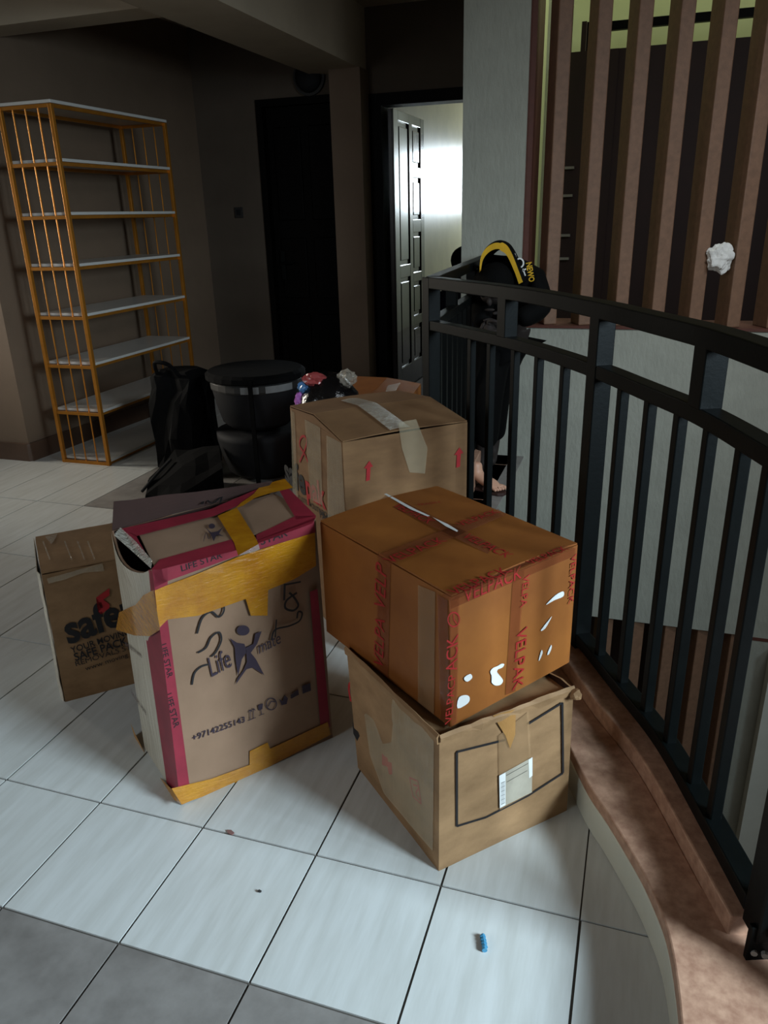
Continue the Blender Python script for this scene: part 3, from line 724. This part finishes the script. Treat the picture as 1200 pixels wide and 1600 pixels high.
mk = Marks(PCf, 'band_letters', M['ink'], boxC, .003); mk.text('LIFE STAR', (251, 1008), (262, 1060), .9, .01).text('LIFE STAR', (259, 1086), (272, 1138), .9, .01).text('LIFE STAR', (284, 893), (348, 871), .9, .01).text('STAR', (408, 852), (450, 837), .9, .01).done()
mk = Marks(PCt, 'star_figure_logo', M['violet'], boxC, .003); mk.disc((331, 822), 5, 4).poly([(320, 823), (330, 832), (340, 830), (349, 823), (342, 834), (350, 838), (338, 836), (334, 846), (330, 836)]).stroke([(318, 846), (322, 832), (326, 842), (330, 836)], .0015).done()
Marks(PCt, 'marker_scribble', M['ink'], boxC, .003).stroke([(316, 788), (318, 778)], .008, False).stroke([(320, 778), (332, 786), (345, 776)], .006).stroke([(344, 786), (347, 774)], .006, False).done()
mk = Marks(PCf, 'marker_scribble', M['ink'], boxC, .0032, 'black handwritten marker digits')
mk.stroke([(308, 990), (316, 966), (330, 956), (342, 964), (350, 954), (348, 938)], .005).stroke([(309, 1020), (322, 1012), (330, 996), (342, 988), (346, 1000), (338, 1018), (330, 1026)], .005).stroke([(300, 1070), (304, 1052), (314, 1042), (326, 1038)], .005)
mk.stroke([(444, 938), (445, 912)], .006, False).lines([(444, 914), (470, 909)], .005).stroke([(446, 896), (444, 884), (458, 879), (456, 890)], .005)
mk.stroke([(464, 926), (448, 938), (446, 950), (458, 954), (466, 946), (460, 934), (452, 926)], .006)
mk.stroke([(424, 1000), (430, 984), (452, 978), (468, 970), (472, 958), (466, 956), (464, 966)], .005).stroke([(432, 968), (430, 996)], .004, False).done()

# D : carton behind on the left
Dn = V2(-.392, .678, 0); du, dw = Vector((.715, .70, 0)), Vector((-.70, .715, 0)); Dr = Dn + du*.44; Dl = Dn + dw*.31; Db = Dr + dw*.31
DH = .445
boxD = carton('carton', 'brown carton with taped top standing left of the yellow-taped carton', [Dn, Dr, Db, Dl], [p + V2(.01, 0, DH) for p in (Dn, Dr, Db, Dl)], M['kraft_old'], seed=12, crush=.004)
PDf, PDl, PDt = Plane(Dn, Dr, Dn+V2(.01, 0, DH)), Plane(Dn, Dl, Dn+V2(.01, 0, DH)), Plane(Dn+V2(.01, 0, DH+.006), Dr+V2(.01, 0, DH+.006), Dl+V2(.01, 0, DH+.006))
mk = Marks(PDf, 'printed_letters', M['ink'], boxD, .0026); mk.text('safepak', (107, 1006), (272, 944), 1.25, .03, .1).text('YOUR MOVING PARTNER', (112, 1021), (262, 972), 1.2, .015).text('SAFE PACKAGING', (118, 1033), (250, 990), 1.2, .02).text('REMOVALS STORAGE', (119, 1041), (250, 1000), .9).text('www moving and packing', (134, 1048), (260, 1006), .9).done()
Marks(PDf, 'ribbon_logo', M['redink'], boxD, .0026).poly([(150, 934), (171, 919), (171, 930), (161, 937), (171, 944), (171, 950), (158, 960), (153, 957), (163, 946)]).done()
Marks(PDf, 'clear_tape', M['clear'], boxD, .0032).poly([(73, 904), (160, 880), (163, 892), (130, 895), (100, 906), (76, 912)]).done()
mk = Marks(PDt, 'clear_tape', M['silver'], boxD, .0034)
for x in (66, 100, 120, 136): mk.poly([(x, 846), (x+2, 845), (x+13, 874), (x+11, 875)])
mk.poly([(70, 838), (90, 834), (84, 846), (80, 850)]).done()
bm = bmesh.new(); g = []
for i in range(13):
    t = i/12; p = Dn.lerp(Dn + V2(.01, 0, DH), t); q = Dl.lerp(Dl + V2(.01, 0, DH), t); wv = .004*noise.noise(Vector((0, 3, t*14)))
    g.append([bm.verts.new(p - du*(.003+wv) + dw*.004), bm.verts.new(p - du*(.010+wv) + dw*.03), bm.verts.new(q - du*(.004+wv))])
for a, b in zip(g, g[1:]):
    for k in range(2): bm.faces.new((a[k], b[k], b[k+1], a[k+1]))
obj('stretch_wrap', bm, M['wrap'], boxD, solid=.002)

# E : carton at the rear with clear wrap
ze = .752
En, Er, El = V2(.381, 1.187, 0), V2(.70, 1.512, 0), V2(.020, 1.586, 0)
zt = V2(0, 0, ze); Eb = Er + El - En
boxE = carton('carton', 'brown carton with red up-arrows and clear tape behind the orange-brown carton', [En, Er, Eb, El], [En+zt, Er+zt, Eb+zt, El+zt], M['kraft'], seed=15, lift=(.028, .006), dent=.0014)
PEr, PEl = Plane(En, Er, En+zt), Plane(En, El, En+zt)
for x, y in ((576, 737), (717, 716)): Marks(PEr, 'up_arrow', M['redink'], boxE, .0026).poly([(x-4, y+15), (x-3, y-5), (x-7, y-5), (x+1, y-17), (x+7, y-8), (x+3, y-7), (x+2, y+13)]).done()
Marks(PEr, 'clear_tape', M['clear'], boxE, .0036).poly([(622, 660), (650, 655), (668, 700), (664, 740), (640, 738), (628, 700)]).done()
mk = Marks(PEl, 'ribbon_logo', M['redink'], boxE, .0026); mk.stroke([(481, 722), (475, 708), (468, 696), (470, 684), (476, 682), (479, 692), (474, 708), (468, 722)], .009).done()
mk = Marks(PEl, 'printed_letters', M['ink'], boxE, .0028); mk.text('safe', (446, 751), (478, 774), .85, .03).text('CUSTOM DUTY BOXES', (466, 780), (520, 815), .7, .01).text('PACKING', (500, 808), (535, 832), .7, .01).done()
Marks(PEl, 'red_letters', M['redink'], boxE, .0028).text('pak', (479, 775), (510, 796), .85, .03).done()
mk = Marks(PEl, 'clear_wrap', M['clear'], boxE, .0036); mk.poly([(454, 640), (460, 645), (466, 790), (458, 790)]).poly([(476, 655), (500, 668), (504, 790), (485, 780)]).poly([(510, 680), (533, 692), (540, 820), (512, 810)]).done()
bm = bmesh.new()   # clear tape over the top ridge and down the front
pe = [at(575, 622, ze+.036), at(604, 634, ze+.036), at(628, 650, ze+.026), at(640, 668, ze+.012)]
pe = [En.lerp(Er, .44)+zt+V2(0, 0, .016), En.lerp(Er, .44).lerp(El.lerp(Eb, .44), .25)+zt+V2(0, 0, .030), En.lerp(Er, .44).lerp(El.lerp(Eb, .44), .5)+zt+V2(0, 0, .040), En.lerp(Er, .44).lerp(El.lerp(Eb, .44), .8)+zt+V2(0, 0, .024)]
dE = (Er-En).normalized()*.035
rows = [[bm.verts.new(p-dE), bm.verts.new(p+V2(0, 0, .004)), bm.verts.new(p+dE)] for p in pe]
for a, b in zip(rows, rows[1:]):
    for k in range(2): bm.faces.new((a[k], b[k], b[k+1], a[k+1]))
obj('top_tape', bm, M['silver'], boxE, solid=.001)

# F : carton behind E
zf = .60
Fk, Fr_, Fl = V2(-.203, 2.879, 0), V2(.19, 2.76, 0), V2(-.151, 2.434, 0); Ff = Fr_ + Fl - Fk
boxF = carton('carton', 'orange-tinted carton behind the red-arrow carton, beside the railing corner', [Ff, Fr_, Fk, Fl], [p + V2(0, 0, zf) for p in (Ff, Fr_, Fk, Fl)], M['orange'], seed=21, lift=(.012, 0))
PFt = Plane(Ff+V2(0, 0, zf+.02), Fr_+V2(0, 0, zf+.02), Fl+V2(0, 0, zf+.02))
Marks(PFt, 'clear_tape', M['silver'], boxF, .003).poly([(596, 630), (606, 602), (626, 598), (618, 612), (610, 628)]).done()

# ------------------------------------------------------------------ glossy bag behind E
bag = thing('plastic_bag', (-.16, 2.15, 0), 'shiny black bag with pink and blue print behind the rear carton', 'bag')
bc = Vector((-.06, 2.15, 0))
bm = bmesh.new(); lathe(bm, (bc.x, bc.y, 0), [(.10, 0), (.16, .05), (.17, .3), (.16, .52), (.13, .68), (.07, .75), (.03, .765)], 20)
for v in bm.verts: v.co += (v.co-bc).normalized()*.02*noise.noise(v.co*14)
obj('body', bm, M['black_film'], bag, smooth=True)
def patch(name, m, c, r, seed, scl):
    bm = bmesh.new(); blob(bm, c, r, .35, 6, 3, seed, scl); obj(name, bm, m, bag)
patch('coral_patch', M['coral_film'], bc+V2(-.035, -.055, .745), .045, 1, (1.2, .8, .7))
patch('lilac_patch', M['violet_film'], bc+V2(-.105, -.075, .655), .032, 2, (.7, .8, 1.2))
patch('blue_patch', M['blue_film'], bc+V2(-.09, -.07, .715), .025, 3, (.9, .8, .9))
patch('magenta_patch', M['pink_film'], bc+V2(.035, -.13, .60), .055, 4, (1.2, .5, .9))
patch('silver_knot', M['silver'], bc+V2(.09, -.01, .745), .042, 5, (1, .8, .9))

# ------------------------------------------------------------------ dark bin and black bags
bin_ = thing('storage_bin', (-.82, 2.86, 0), 'dark grey round two-tier fabric bin with pale labels under a flat black lid', 'bin')
bx, by = -.82, 2.92
for z0, k in ((0, 1), (.285, 1)):
    bm = bmesh.new(); lathe(bm, (bx, by, z0), [(.17, .02), (.205, .05), (.235, .16), (.25, .24), (.25, .275), (.20, .28)], 28); obj('drum', bm, M['black_plastic'], bin_, smooth=True)
bm = bmesh.new(); lathe(bm, (bx, by, .52), [(.252, 0), (.256, .01), (.256, .04), (.25, .05)], 28); band = obj('band', bm, M['dark'], bin_)
def arc_label(a0, a1, z0, z1, r, par):
    bm = bmesh.new(); g = []
    for i in range(7):
        a = math.radians(a0 + (a1-a0)*i/6); g.append([bm.verts.new((bx+r*math.cos(a), by+r*math.sin(a), z)) for z in (z0, z1)])
    for a, b in zip(g, g[1:]): bm.faces.new((a[0], b[0], b[1], a[1]))
    obj('label', bm, M['gray_label'], par, solid=.001)
arc_label(-82, -60, .525, .562, .2585, band); arc_label(-52, -14, .525, .562, .2585, band)
bm = bmesh.new(); lathe(bm, (bx, by, .575), [(.275, 0), (.28, .006), (.28, .03), (.26, .045), (.05, .05)], 28); obj('lid', bm, M['black_cloth'], bin_)
bm = bmesh.new(); bar(bm, (bx+.10, by-.262, .03), (bx+.10, by-.262, .60), .025, .008); obj('strap', bm, M['black_cloth'], bin_)
bg = thing('black_bag', (-1.30, 2.75, 0), 'tall black cloth bag slumped between the gold rack and the dark bin', 'bag')
bm = bmesh.new()
pr = [(.12, 0), (.165, .03), (.17, .12), (.172, .22), (.168, .33), (.165, .43), (.16, .51), (.15, .57), (.10, .60), (.05, .59)]
lathe(bm, (-1.30, 2.90, 0), pr, 28, 1, .8)
for v in bm.verts:
    a_ = math.atan2(v.co.y-2.9, v.co.x+1.3); k_ = 1/max(abs(math.cos(a_)), abs(math.sin(a_)))**.75
    v.co.x = -1.3 + (v.co.x+1.3)*k_; v.co.y = 2.9 + (v.co.y-2.9)*k_
    if v.co.z > .02: v.co += Vector((noise.noise(v.co*9), noise.noise(v.co*9+Vector((5, 0, 0))), .6*noise.noise(v.co*7+Vector((0, 9, 0)))))*.045
obj('body', bm, M['black_cloth'], bg)
bm = bmesh.new(); tube(bm, catmull([(-1.38, 2.80, .58), (-1.36, 2.76, .66), (-1.27, 2.76, .65), (-1.24, 2.80, .58)], 5), .012, 6); obj('handle', bm, M['black_cloth'], bg)
fg = thing('folded_bag', (-1.12, 2.42, 0), 'flattened black bag lying on the floor in front of the gold rack', 'bag')
bm = bmesh.new()
Q = [(-1.20, 2.27, 0), (-1.00, 2.30, 0), (-.86, 2.52, 0), (-.98, 2.70, 0), (-1.24, 2.64, 0), (-1.29, 2.44, 0)]
zt_ = [.045, .06, .14, .22, .18, .09]
a = [bm.verts.new(p) for p in Q]; b = [bm.verts.new((p[0]*.97-.033, p[1]+.02, z)) for p, z in zip(Q, zt_)]; bm.faces.new(a[::-1])
cc = bm.verts.new((-1.09, 2.50, .15))
for i in range(6):
    bm.faces.new((a[i], a[(i+1) % 6], b[(i+1) % 6], b[i])); bm.faces.new((b[i], b[(i+1) % 6], cc))
bmesh.ops.subdivide_edges(bm, edges=bm.edges, cuts=2, use_grid_fill=True)
for v in bm.verts:
    if v.co.z > .01: v.co += Vector((0, 0, .02*noise.noise(v.co*16)))
obj('body', bm, M['black_cloth'], fg)
bm = bmesh.new(); tube(bm, catmull([(-1.24, 2.32, .055), (-1.22, 2.44, .115), (-1.20, 2.56, .165)], 5), .008, 6); obj('seam', bm, M['black_plastic'], fg)

# ------------------------------------------------------------------ people
def skin_mesh(name, nodes, edges, m, parent=None, root=0, sub=2, loc=None):
    me = bpy.data.meshes.new(name)
    base = BASE[parent] if parent else Vector(loc)
    me.from_pydata([tuple(Vector(p)-base) for p, r in nodes], edges, [])
    me.materials.append(m)
    o = bpy.data.objects.new(name, me); COL.objects.link(o)
    if parent: o.parent = parent
    else: o.location = base
    BASE[o] = base
    s = o.modifiers.new('skin', 'SKIN'); s.use_smooth_shade = True
    for i, (p, r) in enumerate(nodes):
        sv = me.skin_vertices[0].data[i]; rr = r if isinstance(r, (tuple, list)) else (r, r); sv.radius = rr; sv.use_root = (i == root)
    ss = o.modifiers.new('sub', 'SUBSURF'); ss.levels = sub; ss.render_levels = sub
    return o
def hand(par, wrist, d, side, m, curl=.3):
    """palm and five separate bent fingers grown from the wrist along d"""
    wrist = Vector(wrist); d = Vector(d).normalized(); s = Vector(side).normalized(); c = d.cross(s).normalized()
    nodes = [(wrist, .022), (wrist + d*.05, (.032, .018)), (wrist + d*.085, (.036, .015))]; E = [(0, 1), (1, 2)]
    for k, (off, ln) in enumerate(((-.027, .062), (-.009, .074), (.009, .070), (.026, .055))):
        i = len(nodes); p = wrist + d*.085 + s*off
        for t, bend in ((.35, .1), (.7, .45), (1., .9)):
            nodes.append((p + d*ln*t*(1-bend*.3*curl) + c*ln*t*bend*curl*.8, .0085 - .0015*t))
        E += [(2, i), (i, i+1), (i+1, i+2)]
    i = len(nodes); p = wrist + d*.03
    nodes += [(p - s*.038 + d*.012, .011), (p - s*.055 + d*.04, .010), (p - s*.058 + d*.066 + c*.01, .008)]; E += [(1, i), (i, i+1), (i+1, i+2)]
    return skin_mesh('hand', nodes, E, m, par, 0, 1)
# person bending over behind the far rail
pb = (.50, 3.1, 0)
head_c = Vector((.535, 2.86, 1.075))
p1 = skin_mesh('person', [((.50, 3.27, .86), .12), ((.52, 3.22, 1.0), .12), ((.54, 3.08, 1.10), .12), ((.535, 2.96, 1.115), .055), ((.535, 2.88, 1.09), (.075, .085)), ((.53, 2.84, 1.03), (.072, .082)), ((.528, 2.83, .985), .05),
                          ((.44, 3.26, .80), .09), ((.425, 3.14, .45), .06), ((.44, 3.16, .12), .04), ((.445, 3.12, .06), .034), ((.50, 3.0, .035), (.035, .025)),
                          ((.53, 3.30, .80), .09), ((.46, 3.36, .45), .06), ((.445, 3.42, .12), .04), ((.445, 3.40, .06), .034), ((.46, 3.29, .035), (.035, .025))],
               [(0, 1), (1, 2), (2, 3), (3, 4), (4, 5), (5, 6), (0, 7), (7, 8), (8, 9), (9, 10), (10, 11), (0, 12), (12, 13), (13, 14), (14, 15), (15, 16)], M['skin_dark'], None, 0, 2, pb)
tag(p1, 'person in black jacket with yellow trim bending down behind the railing, feet bare in sandals', 'person')
jk = skin_mesh('jacket', [((.50, 3.28, .84), .165), ((.52, 3.22, 1.0), .165), ((.55, 3.06, 1.095), (.155, .14)), ((.545, 2.98, 1.115), .11), ((.46, 3.0, 1.06), .075), ((.45, 2.98, .93), .058), ((.47, 2.86, .90), .046), ((.69, 3.0, 1.06), .092), ((.765, 2.97, .96), .066), ((.64, 2.88, .905), .05)],
               [(0, 1), (1, 2), (2, 3), (2, 4), (4, 5), (5, 6), (2, 7), (7, 8), (8, 9)], M['jacket'], p1)
tr = skin_mesh('trousers', [((.50, 3.28, .84), .15), ((.46, 3.24, .72), .115), ((.455, 3.14, .45), .09), ((.45, 3.165, .16), .07), ((.53, 3.31, .72), .11), ((.465, 3.37, .45), .085), ((.45, 3.42, .14), .065)], [(0, 1), (1, 2), (2, 3), (0, 4), (4, 5), (5, 6)], M['jacket'], p1)
bm = bmesh.new(); blob(bm, (.533, 2.875, 1.085), .098, .06, 8, 3, 3, (.95, 1.05, .95)); hr = obj('hair', bm, M['hair'], p1, smooth=True)
for sx in (-1, 1):
    bm = bmesh.new(); blob(bm, (.529+sx*.032, 2.765, 1.035), .012, 0, 1, 2, 0, (1.1, .6, .8)); obj('eye', bm, M['hair'], p1)  # eyes coloured black: the shade over the bent face is put into them
bm = bmesh.new(); blob(bm, (.528, 2.755, 1.005), .016, 0, 1, 2, 0, (.8, 1.1, 1.2)); obj('nose', bm, M['skin_dark'], p1, smooth=True)
bm = bmesh.new(); blob(bm, (.527, 2.775, .968), .018, 0, 1, 2, 0, (1.4, .5, .4)); obj('mouth', bm, M['skin_dark'], p1, smooth=True)
PH = Plane((0, 2.85, 0), (1, 2.85, 0), (0, 2.85, 1))
hp = [PH.pt(q) for q in ((751, 438), (751, 418), (754, 402), (763, 390), (776, 384), (789, 388), (797, 399), (806, 420), (814, 442))]
bm = bmesh.new(); cp = catmull(hp, 5)   # yellow-edged hood: a curved band going back from the trim
g = []
for i, p in enumerate(cp):
    c = Vector((.535, 2.85, 1.06)); o_ = (p-c); o_.y = 0
    g.append([bm.verts.new(p), bm.verts.new(p + o_.normalized()*.020 + Vector((0, .06, 0))), bm.verts.new(p - o_*.10 + Vector((0, .18, 0)))])
for a, b in zip(g, g[1:]):
    for k in range(2): bm.faces.new((a[k], b[k], b[k+1], a[k+1]))
hd = obj('hood', bm, M['jacket'], jk, smooth=True, solid=.006)
bm = bmesh.new(); g = []
for i, p in enumerate(cp):
    t = i/(len(cp)-1); wd = .004 + .010*math.sin(math.pi*min(1, t*1.1)) + .006*(t > .55)
    c = Vector((.535, 2.85, 1.02)); o_ = (p-c); o_.y = 0; o_.normalize()
    g.append([bm.verts.new(p + Vector((0, -.004, 0)) - o_*wd), bm.verts.new(p + Vector((0, -.006, 0)) + o_*wd)])
for a, b in zip(g, g[1:]): bm.faces.new((a[0], b[0], b[1], a[1]))
obj('yellow_trim', bm, M['trim_yellow'], jk, solid=.004)
PS = Plane((0, 2.895, 0), (1, 2.895, 0), (0, 2.895, 1))
Marks(PS, 'printed_letters', M['white_paper'], jk, .0, 'white letters on the sleeve').ring((812, 411), 6, 7, .007).stroke([(804, 396), (807, 404)], .006, False).stroke([(815, 424), (822, 420)], .006, False).stroke([(817, 420), (821, 431)], .006, False).done()
Marks(PS, 'printed_letters', M['trim_yellow'], jk, .0, 'yellow letters on the sleeve').text('NEWO', (822, 411), (827, 441), 1.3, .03).done()
hand(p1, (.48, 2.84, .895), (.6, -.2, -.35), (0, .3, -1), M['skin_dark']); hand(p1, (.625, 2.87, .90), (-1, -.1, -.1), (0, .3, -1), M['skin_dark'])
# bare foot in a sandal, seen between the balusters
fo = at(768, 768, .012)
fd = Vector((.80, -.35, 0)).normalized(); fs = Vector((-fd.y, fd.x, 0))
f0 = Vector((.455, 2.95, .0))
nodes = [(f0 + Vector((-.02, .02, .15)), .034), (f0 + Vector((-.01, .01, .075)), .036), (f0 + fd*.05 + Vector((0, 0, .055)), (.034, .03)), (f0 + fd*.105 + Vector((0, 0, .040)), (.040, .021))]
E_ = [(0, 1), (1, 2), (2, 3)]
for k, (off, ln) in enumerate(((.034, .055), (.014, .052), (-.003, .047), (-.018, .041), (-.032, .034))):
    i = len(nodes); p = f0 + fd*.105 + fs*off + Vector((0, 0, .034)); r = .0125 if k == 0 else .0095
    nodes += [(p + fd*ln*.5, r), (p + fd*ln + Vector((0, 0, -.008)), r*.9)]; E_ += [(3, i), (i, i+1)]
ft = skin_mesh('foot', nodes, E_, M['skin'], p1, 0, 2)
bm = bmesh.new(); so = []
for t, hw in ((-.05, .028), (0, .036), (.05, .034), (.11, .044), (.15, .040), (.175, .02)):
    so.append((f0 + fd*t + fs*hw, f0 + fd*t - fs*hw))
hexa(bm, [(p.x, p.y) for p, q in so] + [(q.x, q.y) for p, q in reversed(so)], .001, .016)
obj('sandal_sole', bm, M['sandal'], p1, bevel=.003)
bm = bmesh.new(); tube(bm, catmull([f0 + fd*.06 + fs*.042 + V2(0, 0, .02), f0 + fd*.07 + fs*.02 + V2(0, 0, .078), f0 + fd*.07 - fs*.02 + V2(0, 0, .074), f0 + fd*.06 - fs*.042 + V2(0, 0, .02)], 5), .006, 6); obj('sandal_strap', bm, M['sandal'], p1)
# person kneeling beyond the pillar
p2 = skin_mesh('person', [((.06, 4.42, .52), .13), ((.06, 4.42, .70), .13), ((.06, 4.40, .86), .14), ((.055, 4.38, .955), .055), ((.05, 4.36, 1.02), .075), ((.05, 4.35, 1.09), (.082, .095)), ((.05, 4.35, 1.15), .06),
                          ((-.03, 4.36, .45), .09), ((-.05, 4.14, .10), .075), ((-.04, 4.45, .06), .055), ((-.03, 4.62, .05), .04), ((.15, 4.36, .45), .09), ((.18, 4.14, .10), .075), ((.17, 4.45, .06), .055), ((.16, 4.62, .05), .04),
                          ((-.115, 4.38, .84), .058), ((-.165, 4.28, .62), .046), ((-.10, 4.12, .52), .036), ((.235, 4.38, .84), .058), ((.27, 4.28, .62), .046), ((.20, 4.12, .52), .036)],
               [(0, 1), (1, 2), (2, 3), (3, 4), (4, 5), (5, 6), (0, 7), (7, 8), (8, 9), (9, 10), (0, 11), (11, 12), (12, 13), (13, 14), (2, 15), (15, 16), (16, 17), (2, 18), (18, 19), (19, 20)], M['skin_dark'], None, 0, 2, (.06, 4.4, 0))
tag(p2, 'person in navy clothes half hidden behind the white pillar, only dark head and shoulder showing', 'person')
skin_mesh('shirt', [((.06, 4.42, .52), .15), ((.06, 4.42, .70), .15), ((.06, 4.40, .87), .15), ((.057, 4.385, .94), .07), ((-.12, 4.38, .84), .072), ((-.17, 4.28, .64), .058), ((.24, 4.38, .84), .072), ((.27, 4.28, .64), .058)], [(0, 1), (1, 2), (2, 3), (2, 4), (4, 5), (2, 6), (6, 7)], M['navy'], p2)
skin_mesh('trousers', [((.06, 4.42, .54), .15), ((-.03, 4.36, .45), .105), ((-.05, 4.14, .10), .09), ((-.04, 4.45, .065), .066), ((.15, 4.36, .45), .105), ((.18, 4.14, .10), .09), ((.17, 4.45, .065), .066)], [(0, 1), (1, 2), (2, 3), (0, 4), (4, 5), (5, 6)], M['navy'], p2)
bm = bmesh.new(); blob(bm, (.05, 4.365, 1.105), .098, .05, 8, 3, 6, (.95, 1.05, .95)); obj('hair', bm, M['hair'], p2, smooth=True)
for sx in (-1, 1):
    bm = bmesh.new(); blob(bm, (.05+sx*.03, 4.262, 1.085), .011, 0, 1, 2, 0, (1.1, .6, .8)); obj('eye', bm, M['hair'], p2)
bm = bmesh.new(); blob(bm, (.05, 4.255, 1.055), .016, 0, 1, 2, 0, (.8, 1.1, 1.2)); obj('nose', bm, M['skin_dark'], p2, smooth=True)
bm = bmesh.new(); blob(bm, (.05, 4.27, 1.015), .018, 0, 1, 2, 0, (1.4, .5, .4)); obj('mouth', bm, M['skin_dark'], p2, smooth=True)
hand(p2, (-.10, 4.11, .51), (.2, -1, -.5), (1, 0, 0), M['skin_dark']); hand(p2, (.20, 4.11, .51), (-.2, -1, -.5), (1, 0, 0), M['skin_dark'])

# ------------------------------------------------------------------ small things
bm = bmesh.new(); blob(bm, (1.575, 3.62, 1.145), .06, .5, 3.2, 4, 8, (1, .6, 1.1)); tag(obj('tissue_paper', bm, M['white_paper'], loc=(1.575, 3.62, 1.145)), 'crumpled white tissue paper stuffed between two brown fins', 'tissue')
bl = Vector((1.029, .218, .006))
plug = thing('wall_plug', (bl.x, bl.y, 0), 'small pale blue plastic wall plug lying on a cream tile', 'wall plug')
bm = bmesh.new(); tube(bm, [(1.023, .237, .005), (1.026, .228, .005), (1.034, .201, .0055)], [.0035, .0045, .0055], 8); obj('shank', bm, M['blue_plug'], plug)
bm = bmesh.new()
for k in range(4): tube(bm, [(1.0235+.0028*k, .233-.0075*k, .0055), (1.0245+.0028*k, .230-.0075*k, .0055)], .0062, 8)
obj('rib', bm, M['blue_plug'], plug)
bm = bmesh.new(); v = [(.366, .344, .001), (.372, .336, .001), (.386, .333, .001), (.388, .341, .001), (.376, .347, .001)]
hexa(bm, [(p[0], p[1]) for p in v], .0005, .003); tag(obj('paper_scrap', bm, M['reddust'], loc=(.376, .34, 0)), 'tiny red-brown scrap lying on a tile joint', 'scrap')
bm = bmesh.new(); blob(bm, (.527, .202, .003), .004, .3, 4, 2, 2, (1.2, .8, .7)); tag(obj('dirt_speck', bm, M['dark'], loc=(.527, .202, 0)), 'tiny dark speck in the middle of a cream tile', 'speck')
